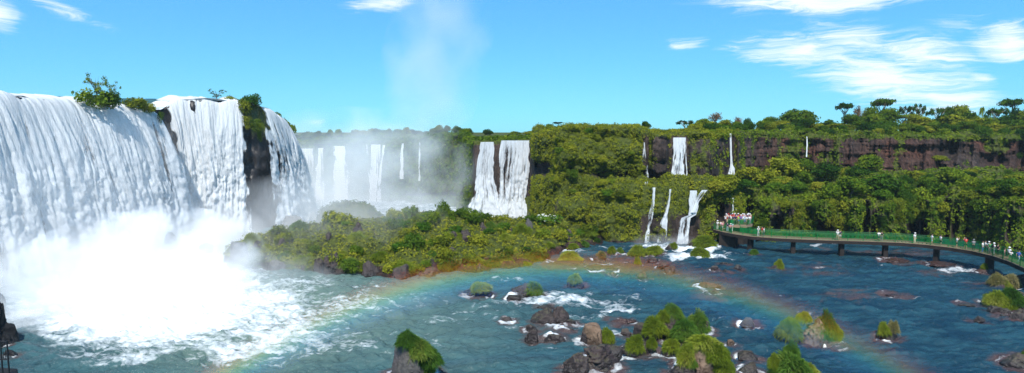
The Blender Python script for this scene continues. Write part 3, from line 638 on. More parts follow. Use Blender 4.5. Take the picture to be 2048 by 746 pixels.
def tuft(label, px, pyt, pyb, wpx, Y, kind='grass', v=0, dr=.85, group='grass tufts on the river rocks', tilt=0, name='grass_tuft'):
    w = wpx * Y / F; zt_ = zat(pyt, Y); h = min(zt_ - zat(pyb, Y), 1.0 * w); z = zt_ - h; c = at(px, pyb, Y)
    o = link(name, TUFT[(kind, v)], None, None, (c[0], Y, z - .05 * h)); o.scale = (w / 1.8, w / 1.8 * dr, h / .80); o.rotation_euler = (0, R(tilt), px * .37)
    if tilt: o.rotation_euler = (0, R(tilt), 0)
    tag(o, label, 'grass tuft', group); return o
def ry(k, f=0.0): return RK[k][1] + f * RK[k][3]
# --- near front, centre
rock('slab', 'big slanting grey slab rock under the thick grass cap, front of the river', 822, 762, 120, 664, 'rock_grey', 11, .6, slant=-.35, planes=9, rough=.06)
for i, (x, a, b_, w_) in enumerate([(815, 658, 686, 46), (838, 670, 704, 62), (858, 688, 724, 52), (850, 706, 742, 40)]):
    tuft(['small green grass tuft on the top edge of the big slanting slab', 'largest green grass tuft across the middle of the big slanting slab', 'green grass tuft on the low shoulder of the big slanting slab', 'lowest green grass tuft hanging over the slanting slab'][i], x, a, b_, w_, ry('slab', -.25 + .05 * i), 'grass_green', i % 3)
rock('sm1', 'small dark rock alone in the foam, farthest left of the rapids rocks', 1015, 646, 34, 632, 'rock', 12)
rock('mid1', 'broad cracked brown rock beside the round bright bush in the rapids', 1092, 652, 62, 616, 'rock', 13, .7)
rock('mid2', 'cracked brown rock standing right behind the broad one by the bush', 1117, 646, 44, 611, 'rock', 14, .7)
rock('mid3', 'low dark rock under the round bright bush', 1142, 652, 34, 638, 'rock', 15, .8)
rock('mid4', 'flat dark rock awash behind the broad cracked rock', 1090, 618, 40, 609, 'rock', 16, .6)
rock('st1', 'dark block rock, upper one of two stacked in the rapids', 1062, 664, 28, 648, 'rock', 17)
rock('st2', 'dark block rock, lower one of two stacked in the rapids', 1066, 684, 34, 658, 'rock', 18)
rock('fl1', 'flat dark red rock half under water between stacked blocks and tan boulder', 1108, 684, 48, 668, 'rock', 19, .6)
rock('fl2', 'small dark rock awash before the tan boulder', 1140, 665, 20, 656, 'rock', 20)
rock('fl3', 'little pointed dark rock in white water before the broad cracked rock', 1118, 660, 16, 652, 'rock', 21)
rock('tan', 'big faceted tan boulder with grass on its right edge', 1190, 692, 64, 648, 'rock_tan', 25, .8, planes=10, rough=.07)
rock('tan2', 'dark shaded rock leaning on the left face of the tan boulder', 1173, 688, 34, 656, 'rock', 26, .8)
rock('big1', 'large jagged dark rock below the tan boulder', 1198, 738, 92, 688, 'rock', 27, .8, rough=.2)
rock('big2', 'jagged dark rock cut by the lower picture edge left of white water', 1150, 752, 66, 704, 'rock', 28, .8, rough=.2)
rock('big3', 'dark reddish rock lying right behind the large jagged one', 1226, 714, 40, 690, 'rock', 29, .8)
rock('blk', 'small black block rock between the tan boulder and the grassy rocks', 1252, 676, 26, 656, 'rock', 30)
rock('lowred', 'long low reddish rock behind the tan boulder', 1245, 646, 56, 637, 'rock_red', 31, .5)
tuft('yellow green grass tuft hanging on the right edge of the tan boulder', 1214, 652, 686, 30, ry('tan', -.15), 'grass', 0)
# --- grassy rock group
rock('g1', 'low dark rock under two small tufts, left end of the grassy group', 1278, 712, 72, 688, 'rock', 33, .7)
rock('g2', 'low dark rock under one small tuft, middle of the grassy group', 1338, 716, 44, 693, 'rock', 34, .7)
rock('g3', 'tall brown rock heaped with several grass tufts, back of the grassy group', 1342, 684, 110, 622, 'rock', 35, .8, rough=.2)
rock('g4', 'brown rock shoulder under the far right tuft of the grassy group', 1400, 668, 52, 634, 'rock', 36, .8)
rock('g5', 'dark rock sloping down to the left of the heaped grassy rock', 1295, 680, 62, 648, 'rock', 37, .8)
for lab, x, a, b_, w_, Y, k, v in [
    ('bright tuft on the low dark rock, left end of the grassy group', 1270, 666, 696, 42, ry('g1', -.1), 'grass', 1),
    ('small tuft right beside the bright tuft on the low dark rock', 1304, 672, 692, 24, ry('g1', -.1), 'grass', 2),
    ('round bright tuft on the middle low rock of the grassy group', 1342, 672, 698, 36, ry('g2', 0), 'grass', 0),
    ('green tuft crowning the top of the heaped grassy rock', 1346, 604, 630, 44, ry('g3', .1), 'grass_green', 1),
    ('broad yellow tuft on the left flank of the heaped grassy rock', 1310, 631, 662, 56, ry('g3', -.3), 'grass', 1),
    ('broad green tuft on the front of the heaped grassy rock', 1368, 634, 670, 58, ry('g3', -.35), 'grass_green', 2),
    ('tall green tuft on the right shoulder behind the big grass mound', 1396, 617, 655, 52, ry('g4', 0), 'grass_green', 0),
    ('small olive tuft between the crown and left flank of the heaped rock', 1327, 618, 640, 34, ry('g3', 0), 'grass', 2)]:
    tuft(lab, x, a, b_, w_, Y, k, v)
rock('mound', 'big brown rock under the largest grass mound, right of the grassy group', 1402, 752, 108, 682, 'rock_tan', 38, .75, rough=.12)
rock('moundb', 'dark wet rock at the picture edge left of the largest grass mound', 1362, 758, 56, 722, 'rock', 39, .7)
for lab, x, a, b_, w_, f_, k, v in [
    ('grass tuft on the crest of the largest grass mound', 1408, 664, 692, 66, 0, 'grass', 0),
    ('grass tuft falling down the left side of the largest grass mound', 1372, 682, 724, 42, -.3, 'grass', 1),
    ('grass tuft in the middle right of the largest grass mound', 1432, 678, 716, 54, -.2, 'grass', 2),
    ('grass tuft hanging low at the right foot of the largest grass mound', 1449, 706, 744, 42, -.35, 'grass', 0),
    ('small dark tuft on the bare brown face of the grass mound', 1384, 716, 732, 20, -.5, 'grass_green', 1)]:
    tuft(lab, x, a, b_, w_, ry('mound', f_), k, v)
rock('br1', 'dark rock awash right of the largest grass mound', 1494, 722, 56, 700, 'rock', 41, .7)
rock('br2', 'dark wet rock at the picture edge beside the bright green mound', 1500, 750, 50, 724, 'rock', 42, .7)
rock('br3', 'small pale brown rock in the water behind the largest grass mound', 1461, 692, 20, 678, 'rock_tan', 43)
rock('br4', 'grey brown rock alone in the river behind the grassy group', 1496, 653, 38, 636, 'rock_grey', 44, .7)
rock('gm', 'dark rock hidden under the bright green mound at the lower picture edge', 1580, 775, 84, 706, 'rock', 45, .8)
for lab, x, a, b_, w_, f_, k, v in [
    ('green grass peak on top of the bright mound at the lower picture edge', 1582, 678, 716, 40, .1, 'grass_green', 0),
    ('wide green grass tuft on the front of the bright mound at the picture edge', 1584, 700, 752, 90, -.3, 'grass_green', 1),
    ('small yellow tuft on the left of the bright mound at the picture edge', 1549, 704, 732, 30, -.1, 'grass', 2),
    ('yellow green tuft on the right of the bright mound at the picture edge', 1612, 716, 756, 48, -.35, 'grass', 0)]:
    tuft(lab, x, a, b_, w_, ry('gm', f_), k, v)
# --- right of centre
rock('tg', 'steep brown rock between yellow and green tufts, middle of the right river', 1634, 690, 92, 632, 'rock_tan', 47, .7, rough=.2)
rock('tg2', 'flat brown ledge rock at the foot of the steep tufted rock', 1664, 696, 60, 680, 'rock_tan', 48, .6)
rock('wst', 'white stone lying on the flat brown ledge rock', 1649, 695, 8, 688, 'petal', 49, .7, name='stone', sub=3, z0=.1)
for lab, x, a, b_, w_, f_, k, v in [
    ('bushy yellow tuft on the left of the steep brown rock', 1578, 632, 670, 48, 0, 'grass', 1),
    ('small yellow tuft on the peak of the steep brown rock', 1608, 621, 640, 32, .1, 'grass', 2),
    ('tall green tuft on the right of the steep brown rock', 1650, 618, 668, 50, -.1, 'grass_green', 0),
    ('lower green tuft leaning right on the steep brown rock', 1663, 638, 674, 38, -.3, 'grass', 0)]:
    tuft(lab, x, a, b_, w_, ry('tg', f_), k, v)
rock('dry', 'small square dark rock under straw coloured grass, alone in the blue water', 1776, 681, 44, 660, 'rock', 51, .8)
tuft('straw coloured grass tuft, right one on the small square rock', 1786, 638, 666, 26, ry('dry', -.05), 'grass_dry', 0)
tuft('yellow green tuft, left one on the small square rock', 1768, 642, 666, 26, ry('dry', -.1), 'grass', 1)
rock('lone', 'small dark rock with a green tuft, before the second bridge pier', 1553, 541, 28, 529, 'rock', 53)
tuft('round green tuft on the lone small rock before the second bridge pier', 1558, 516, 536, 20, ry('lone', 0), 'grass', 2)
for i, (k, lab, x, b_, w_, a, mm) in enumerate([
    ('f1', 'wide flat red brown rock in the shallows right of the rainbow top', 1412, 578, 60, 564, 'rock_red'), ('f2', 'thin flat red rock awash before the wide flat red one', 1428, 590, 40, 580, 'rock_red'),
    ('f3', 'small red rock in the rainbow, left of two near the shallows', 1225, 553, 28, 543, 'rock_red'), ('f4', 'small red rock in the rainbow, right of two near the shallows', 1286, 557, 24, 544, 'rock_red'),
    ('f5', 'dark rock with a bright wet top below the cascades', 1342, 547, 28, 531, 'rock'), ('f6', 'dark flat rock just above the wet topped one below the cascades', 1325, 535, 30, 524, 'rock'), ('f7', 'dark rock in foam left below the widest cascade', 1308, 524, 30, 515, 'rock'),
    ('f8', 'dark rock, left of a small trio in open water below the platform', 1430, 541, 18, 531, 'rock'), ('f9', 'dark rock, middle of a small trio in open water below the platform', 1451, 547, 20, 538, 'rock'), ('f10', 'dark rock, right of a small trio in open water below the platform', 1475, 538, 18, 529, 'rock'),
    ('f11', 'thin dark rock above the small trio below the platform', 1448, 529, 20, 524, 'rock'),
    ('f12', 'dark rock at the foot of the fourth bridge pier', 1788, 525, 60, 518, 'rock_red'), ('f13', 'dark red rock awash by the fifth bridge pier', 1880, 533, 70, 525, 'rock_red'),
    ('f14', 'long low rock in the open water before the dry grass rocks', 1933, 612, 34, 606, 'rock'), ('f15', 'dark rock alone right of the long low one in the open water', 1958, 643, 22, 632, 'rock'),
    ('f16', 'flat brown rock awash in the middle of the right river', 1790, 593, 46, 588, 'rock_red'), ('f17', 'dark rock under the last bridge pier with a small tuft', 1968, 546, 40, 537, 'rock_red'),
    ('f18', 'dark rock awash below the hazy grassy rock in the rapids', 1030, 600, 42, 590, 'rock'), ('f19', 'small dark rock right of the hazy grassy rock in the rapids', 1080, 592, 24, 584, 'rock'),
    ('f20', 'brown rocky flat before the dark water under the rainbow', 1130, 533, 90, 522, 'rock_red'), ('f21', 'red flat rock at the island end of the rainbow top', 1200, 540, 80, 530, 'rock_red')]):
    rock(k, lab, x, b_, w_, a, mm, 100 + i, .7 if 'flat' not in lab else .55, sub=4)
tuft('small pale tuft on the dark rock under the last bridge pier', 1968, 525, 540, 12, ry('f17'), 'grass', 1)
# hazy rocks at the rainbow
rock('h1', 'hazy rounded rock with a grass cap, left of two in the rainbow', 956, 592, 62, 570, 'rock', 130, .7)
rock('h2', 'dark rounded rock with a grass cap, right of two in the rainbow', 1054, 592, 66, 566, 'rock', 131, .7)
rock('h3', 'hazy block rock with a yellow tuft, on the rainbow right of the island', 1150, 575, 36, 556, 'rock', 132, .7)
tuft('hazy grass cap on the left rounded rock in the rainbow', 962, 562, 578, 46, ry('h1', -.1), 'grass', 0)
tuft('grass cap on the right rounded rock in the rainbow', 1066, 560, 582, 46, ry('h2', -.1), 'grass_green', 1)
tuft('yellow tuft on the hazy block rock right of the island', 1150, 545, 562, 30, ry('h3'), 'grass', 2)
rock('h4', 'dark rock with a wide grass cap off the right tip of the island', 1140, 524, 50, 510, 'rock', 133, .7)
tuft('wide grass cap on the dark rock off the right tip of the island', 1140, 501, 518, 48, ry('h4', -.1), 'grass', 1)
rock('h5', 'dark rock with a grey tuft right of the wide grass cap', 1200, 521, 40, 509, 'rock', 134, .7)
tuft('greyish tuft right of the wide grass cap near the island tip', 1202, 501, 514, 22, ry('h5'), 'grass_dry', 1)
for i, (x, a, b_, w_, lab) in enumerate([(1223, 489, 507, 16, 'narrow tuft in the foam, leftmost below the lower cascades'), (1240, 493, 505, 14, 'small bright tuft in the foam left of the long grassy rock'), (1275, 488, 508, 36, 'left tuft of the long grassy rock below the middle cascade'), (1308, 487, 507, 36, 'right tuft of the long grassy rock below the middle cascade'), (1275, 512, 527, 15, 'lone bright tuft in open water below the long grassy rock')]):
    rock('i%d' % i, 'dark base rock under the ' + ['narrow foam tuft', 'small bright foam tuft', 'left long-rock tuft', 'right long-rock tuft', 'lone bright tuft'][i] + ' below the cascades', x, b_ + 2, w_ + 6, b_ - 6, 'rock', 140 + i, .8, sub=4)
    tuft(lab, x, a, b_, w_, ry('i%d' % i, -.1), 'grass' if i != 1 else 'grass_green', i % 3)
rock('c1', 'dark rock with an upright tuft between middle and widest cascade', 1342, 498, 24, 488, 'rock', 150, .8, sub=4)
tuft('tuft on the dark rock between middle and widest cascade', 1346, 483, 494, 20, ry('c1'), 'grass', 0)
rock('c2', 'rock under the olive shrub right of the widest cascade', 1405, 496, 60, 478, 'rock', 151, .7)
tuft('olive tuft mound between the widest cascade and the platform', 1408, 469, 492, 48, ry('c2', -.1), 'grass', 2)
rock('c3', 'dark rock in the foam below the olive mound', 1399, 515, 38, 503, 'rock', 152, .8)
tuft('dark olive tuft on the rock in the foam below the olive mound', 1400, 492, 511, 36, ry('c3', -.1), 'grass', 1)
rock('c4', 'small rock under the tuft beside the first bridge pier', 1508, 510, 18, 504, 'rock', 153, .8, sub=4)
tuft('low bright tuft beside the first bridge pier', 1508, 497, 508, 19, ry('c4'), 'grass_green', 2)
# right bank
rock('r1', 'dark rock under the dry grass mound by the right end of the walkway', 2010, 575, 60, 556, 'rock', 160, .7)
for i, (x, a, b_, w_, k, lab) in enumerate([(1994, 543, 568, 32, 'grass_dry', 'dry grass tuft beside the last bridge pier'), (2022, 547, 572, 36, 'grass_dry', 'dry grass tuft below the right end of the walkway'), (2008, 556, 578, 30, 'grass', 'olive grass tuft between the two dry ones at the right bank')]): tuft(lab, x, a, b_, w_, ry('r1', -.1 - .1 * i), k, i)
rock('r2', 'brown rock under yellow and bright green grass at the right bank', 2008, 618, 74, 588, 'rock', 161, .7)
for i, (x, a, b_, w_, k, lab) in enumerate([(1992, 577, 606, 44, 'grass', 'yellow grass tuft at the right bank, left of the bright green one'), (2024, 572, 602, 46, 'grass_green', 'brightest green grass tuft at the right bank'), (2010, 590, 616, 40, 'grass', 'lower yellow tuft at the right bank below the bright green one')]): tuft(lab, x, a, b_, w_, ry('r2', -.1 - .1 * i), k, i)
for i, (x, b_, w_, a, lab) in enumerate([(1990, 626, 36, 612, 'brown block rock at the foot of the yellow right bank tuft'), (2012, 628, 26, 616, 'brown rock between two blocks under the right bank tufts'), (2040, 642, 44, 618, 'biggest brown rock of the right bank below the green tuft'), (2004, 636, 18, 628, 'little brown rock in the water before the right bank'), (2036, 600, 34, 582, 'dark rock behind the bright green tuft at the right bank'), (1972, 606, 26, 599, 'low dark rock left of the yellow right bank tuft'), (2044, 568, 40, 548, 'dark rock in the shade below the right walkway end'), (2036, 738, 72, 706, 'big dark rock in the lower right corner'), (2060, 720, 40, 690, 'dark rock at the right picture edge above the corner rock')]):
    rock('q%d' % i, lab, x, b_, w_, a, 'rock', 170 + i, .75)
tuft('small green tuft at the right picture edge on the corner rock', 2048, 700, 722, 16, ry('q7'), 'grass_green', 0)
# dark rocks at the lower left, with the iron rail of a lookout
rock('d1', 'black wet rock rising at the left picture edge below the curtain fall', -8, 694, 72, 600, 'rock_dark', 181, .8, rough=.22)
rock('d2', 'black wet rock, upper lump at the left picture edge', -12, 634, 40, 572, 'rock_dark', 182, .8, rough=.22)
rock('d3', 'small black rock at the foot of the left edge rocks', 22, 714, 24, 698, 'rock_dark', 183)
# falls foot rocks
rock('e1', 'dark rock at the foot of the notch, half lost in spray', 345, 500, 50, 462, 'wetrock', 184, .8, rough=.2)
rock('e2', 'dark rock mass at the foot of the black rock column', 545, 452, 60, 416, 'wetrock', 185, .8, rough=.2)
rock('e3', 'grey rock ledge split by little rills, below the rightmost big fall', 585, 462, 70, 430, 'rock_grey', 186, .8, rough=.2)
rock('e4', 'dark rock standing in spray before the bright falls', 415, 512, 46, 486, 'wetrock', 187, .8, rough=.2)
ROCKS[:] = [r for r in ROCKS if r[1] < 125]
# ================================================================== island in the river
ip = np.array([430, 450, 500, 540, 600, 640, 680, 720, 760, 800, 840, 885, 930, 1000, 1050, 1090, 1140, 1200, 1240], float)
iz = np.array([-.8, 2.6, 3.7, 4.3, 4.9, 4.9, 6.4, 5.9, 5.5, 5.9, 6.4, 6.3, 5.9, 5.0, 4.6, 4.6, 3.5, 1.4, -.8])
iyc = np.interp(ip, [430, 540, 680, 885, 1090, 1240], [94, 97, 102, 106, 112, 112])
iyf = np.interp(ip, [430, 600, 700, 800, 900, 1000, 1085, 1100, 1160, 1240], [90, 87.5, 84.5, 83.5, 86, 88, 91.5, 100, 105, 110])
IPX = np.arange(430, 1240.1, 2.0); tt_ = np.concatenate([np.linspace(0, 1, 60), np.linspace(1, 1.8, 26)[1:]])
TI, PI_ = np.meshgrid(tt_, IPX, indexing='ij')
zc_, yc_, yf_ = (np.interp(PI_, ip, a) for a in (iz, iyc, iyf))
YI = np.where(TI <= 1, yf_ + (yc_ - yf_) * TI, yc_ + (TI - 1) * 14)
hp = np.where(TI <= 1, .16 * sstep(0, .04, TI) + .84 * sstep(-.15, 1.02, TI) - .84 * sstep(-.15, 1.02, 0 * TI), 1 - sstep(1.0, 1.75, TI))
XI = (PI_ - CX) / F * CP * YI
pI = np.stack([XI, YI, 0 * XI], -1)
hum = np.abs(fbm(pI / 3.4, 3, 61)); ZI = zc_ * hp - .45 + (np.minimum(1, hp * 3)) * (1.1 * (.45 - hum) + .5 * fbm(pI / 1.3, 3, 62)) * np.clip(zc_ / 3, 0, 1)
ISL = np.stack([XI + .5 * fbm(pI / 2, 2, 63), YI + .9 * fbm(pI / 3, 3, 64), ZI], -1)
igreen = np.clip(sstep(.35, 1.3, ZI) * 1.1 - .5 * sstep(.1, .5, fbm(pI / 3, 3, 65)), 0, 1)
tag(link('island_terrain', mesh_np('island_terrain', ISL, grid_quads(*TI.shape), {'veg': ('POINT', igreen.ravel()), 'red': ('POINT', (.3 + 0 * ZI).ravel()), 'wet': ('POINT', (1 - .75 * sstep(.1, .8, ZI)).ravel() * .85)}), M['terrain']), 'hummocky green island below the falls', None, None, 'structure')
# hazy low mound behind the island
jx = np.arange(628, 770, 3.0); jt = np.linspace(-1, 1, 30); JT, JP = np.meshgrid(jt, jx, indexing='ij')
JY = 138 + JT * 8; jz = np.interp(JP, [628, 640, 665, 700, 735, 755, 770], [-.5, 3.3, 4.3, 4.8, 4.3, 2, -.5]) * np.sqrt(np.clip(1 - JT ** 2, 0, 1)) - .4
JV = np.stack([(JP - CX) / F * CP * JY, JY, jz + .5 * fbm(np.stack([JP / 18, JY / 2.5, 0 * JP], -1), 3, 66)], -1)
tag(link('islet_terrain', mesh_np('islet_terrain', JV, grid_quads(*JT.shape), {'veg': ('POINT', np.full(JT.size, .95)), 'red': ('POINT', np.zeros(JT.size))}), M['terrain']), 'hazy green islet in the gorge mist', None, None, 'structure')
# ================================================================== lookups
def bvh_of(V, shape): return BVHTree.FromPolygons([tuple(v) for v in V.reshape(-1, 3)], grid_quads(*shape).tolist())
B_TER = bvh_of(TER, tv.shape); B_ISL = bvh_of(ISL, TI.shape)
def cast(px, py, B=None):
    sx, sz = slope(px, py); d = Vector((float(sx), 1, float(sz))).normalized()
    r = (B or B_TER).ray_cast(Vector((0, 0, H)), d); return r[0], r[1]
def down(X, Y, B=None):
    r = (B or B_TER).ray_cast(Vector((X, Y, 80)), Vector((0, 0, -1))); return r[0].z if r[0] else None
# ================================================================== plant meshes
rg = np.random.default_rng(5)
def trunk_mb(name, h, r, limbs=0, seed=0, spread=1.0, top=None):
    rng = random.Random(seed); mb = MB(); k = [(rng.uniform(-.08, .08) * h * i / 4, rng.uniform(-.08, .08) * h * i / 4, h * i / 4) for i in range(5)]
    mb.tube(k, [r * 1.25, r, r * .85, r * .7, r * .5], 7)
    for i in range(limbs):
        a = i * 2.4 + rng.random(); z = h * rng.uniform(.55, .95); b = k[3]; L = spread * rng.uniform(.6, 1.05)
        p0 = (b[0], b[1], z); e = (b[0] + math.cos(a) * L, b[1] + math.sin(a) * L, (top or h) * rng.uniform(.95, 1.1)); mid = tuple((x + y) / 2 for x, y in zip(p0, e)); mid = (mid[0], mid[1], mid[2] + (.06 * h if i % 2 else -.05 * h))
        mb.tube([p0, mid, e], [r * .5, r * .35, r * .16], 5)
    return mb.mesh(name, True)
# unit trees: crown radius 1, total height 2 (crown centred near 1.3)
TREES = {}
def tree_kind(key, crown, trunk, mc, mt='bark'):
    crown.materials.append(M[mc]); trunk.materials.append(M[mt]); TREES.setdefault(key, []).append((crown, trunk))
for i, mc in enumerate(['leaf', 'leaf_dark', 'leaf', 'leaf_olive', 'leaf_dark', 'leaf']):
    rng = np.random.default_rng(200 + i); tree_kind(['dense', 'dark', 'dense', 'olive', 'dark', 'dense'][i], crown_mesh('crown', 210 + i, lobes_round(rng, 1, 1.55, .30, 18, .8), 2800, .085, fill=.5), trunk_mb('trunk', 1.3, .07, 3, i, .5), mc)
for i in range(2):
    rng = np.random.default_rng(225 + i); tree_kind('bright', crown_mesh('crown', 226 + i, lobes_round(rng, 1, 1.4, .4, 16, .8), 2600, .08, fill=.5), trunk_mb('trunk', 1.3, .07, 3, 90 + i, .5), 'leaf_bright')
for i in range(2):
    rng = np.random.default_rng(230 + i); L = [((math.cos(a) * q, math.sin(a) * q, 1.72 + rng.uniform(-.08, .08) - .12 * q), (.34, .34, .13)) for a, q in [(k * .9 + i, .25 + .5 * ((k * 7) % 5) / 5) for k in range(12)]]
    tree_kind('umbrella', crown_mesh('crown', 231 + i, L, 1500, .075, fill=.8), trunk_mb('trunk', 1.35, .055, 9, 40 + i, .75, 1.68), 'leaf_dark' if i else 'leaf', 'bark_pale')
for i in range(3):
    rng = np.random.default_rng(240 + i); L = []
    for k in range(11):
        a = k * 2.39 + i; q = rng.uniform(.35, .95); L.append(((math.cos(a) * q, math.sin(a) * q, 1.1 + .75 * (1 - q * .6) + rng.uniform(-.25, .12)), (.21, .21, .15)))
    tree_kind('gnarled', crown_mesh('crown', 241 + i, L, 1100, .07, fill=.9), trunk_mb('trunk', 1.4, .06, 10, 50 + i, .85, 1.62), 'leaf_dark', 'bark_pale')
for i in range(2):
    rng = np.random.default_rng(250 + i); tree_kind('rust', crown_mesh('crown', 251 + i, lobes_round(rng, .95, 1.4, .6, 12, 1.1, .6, .34), 900, .06, fill=.95), trunk_mb('trunk', 1.6, .04, 14, 60 + i, .75, 1.75), 'leaf_rust', 'bark_pale')
for i in range(2):
    rng = np.random.default_rng(260 + i); L = []
    for k in range(16):
        a = k * 2.39 + i; q = rng.uniform(.2, .95); L.append(((math.cos(a) * q, math.sin(a) * q, rng.uniform(.9, 1.9)), (.17, .17, .12)))
    tree_kind('twiggy', crown_mesh('crown', 261 + i, L, 700, .05, fill=1), trunk_mb('trunk', 1.2, .025, 16, 80 + i, .7, 1.6), 'leaf')
def palm_mesh(seed):
    rng = np.random.default_rng(seed); C = []; N = []
    V = []; Q = []; T = []
    for k in range(22):
        a = k * 2.4; e = rng.uniform(-.2, 1.0); s = np.array([-math.sin(a), math.cos(a), 0]); prev = None
        for j in range(6):
            t = j / 5; c = np.array([math.cos(a) * t * .9 * math.cos(e * .6), math.sin(a) * t * .9 * math.cos(e * .6), 1.75 + t * e * .6 - .75 * t * t]); w = .11 * math.sin(math.pi * min(.95, t + .08))
            b = len(V); V += [c - s * w - [0, 0, w * .6], c, c + s * w - [0, 0, w * .6]]
            if j: Q += [(b - 3, b - 2, b + 1, b), (b - 2, b - 1, b + 2, b + 1)]; T += [.5, .7]
    return mesh_np('crown', np.array(V), np.array(Q), {'tone': ('FACE', np.array(T))}, False)
tree_kind('palm', palm_mesh(3), trunk_mb('trunk', 1.75, .045, 0, 70), 'leaf', 'bark_pale')
SHRUB = {}
def shrub_kind(key, me, m): me.materials.append(M[m]); SHRUB.setdefault(key, []).append(me)
for i in range(4):
    rng = np.random.default_rng(300 + i)
    for key, m in (('olive', 'leaf_olive'), ('green', 'leaf'), ('dark', 'leaf_dark'), ('bright', 'leaf_bright')):
        L = [((0, 0, .38), (.78, .78, .5))] + [((math.cos(a) * q, math.sin(a) * q, .42 + rng.uniform(-.15, .28)), (.36, .36, .30)) for a, q in [(k * 1.3 + rng.random(), rng.uniform(.3, .65)) for k in range(7)]]
        shrub_kind(key, crown_mesh('shrub', 310 + i, L, 1300, .085, fill=.35, up=.5), m)
    for key, m in (('drape', 'leaf'), ('drape_olive', 'leaf_olive')):
        L = [((rng.uniform(-.5, .5), rng.uniform(-.35, .1), z), (.45 - .12 * abs(z), .42, .34)) for z in np.linspace(-1.0, .85, 12)] + [((0, .1, .75), (.85, .7, .35))]
        shrub_kind(key, crown_mesh('shrub', 330 + i, L, 2200, .075, fill=.4, up=.15, aspect=.4), m)
    shrub_kind('twig', crown_mesh('shrub', 340 + i, [((math.cos(k * 2.4) * .55 * (k % 4) / 3, math.sin(k * 2.4) * .5, .35 + .14 * k), (.24, .24, .13)) for k in range(11)], 420, .07, fill=1.0), 'leaf_dark')
for i in range(3): SHRUB.setdefault('gr_olive', []).append(TUFT[('grass', i)]); SHRUB.setdefault('gr_green', []).append(TUFT[('grass_green', i)])
PL = []          # (object, zone phrase, look, noun, px, py)
def tree(kind, X, Y, zt, wid, zone, look, i=None, noun='tree', sink=.4):
    z0 = down(X, Y)
    if z0 is None: return
    h = max(2.0, zt - z0 + sink); v = TREES[kind]; cr, tr = v[(i if i is not None else int(abs(X) * 7)) % len(v)]
    r = wid / 2 * .95; o = empty('tree', (X, Y, z0 - sink), (X * 1.7) % 6.28); s = h / (1.95)
    o.scale = (r, r, s)
    link('crown', cr, None, o); link('trunk', tr, None, o)
    o['category'] = 'tree'; o['group'] = zone[1]; px = st_px(X, Y); PL.append((o, zone[0], look, noun, float(px), float(HZ - (zt - H) / Y * F))); return o
def shrub(key, p, rx, rz, zone, look, i, noun='shrub', ry_=None, cat='shrub', name='shrub'):
    v = SHRUB[key]; o = link(name, v[i % len(v)]); o.location = p; o.scale = (rx, ry_ or rx, rz); o.rotation_euler = (0, 0, (i * 1.37) % 6.28 if 'drape' not in key else (i % 5 - 2) * .12)
    o['category'] = cat; o['group'] = zone[1]; X, Y, Z = p; PL.append((o, zone[0], look, noun, float(st_px(X, Y)), float(HZ - (Z + rz * .5 - H) / Y * F))); return o
LOOK = {'bright': 'fresh green leafy', 'dense': 'mid green domed', 'dark': 'dark green rounded', 'olive': 'olive green bushy', 'umbrella': 'flat topped umbrella', 'gnarled': 'gnarled open crowned', 'rust': 'rusty thin leaved', 'palm': 'slender palm'}
ZR = ('on the clifftop', 'trees along the clifftop'); ZF = ('on the far hazy plateau', 'trees on the far plateau'); ZL = ('on the wooded slope', 'trees on the slope under the brown cliff')
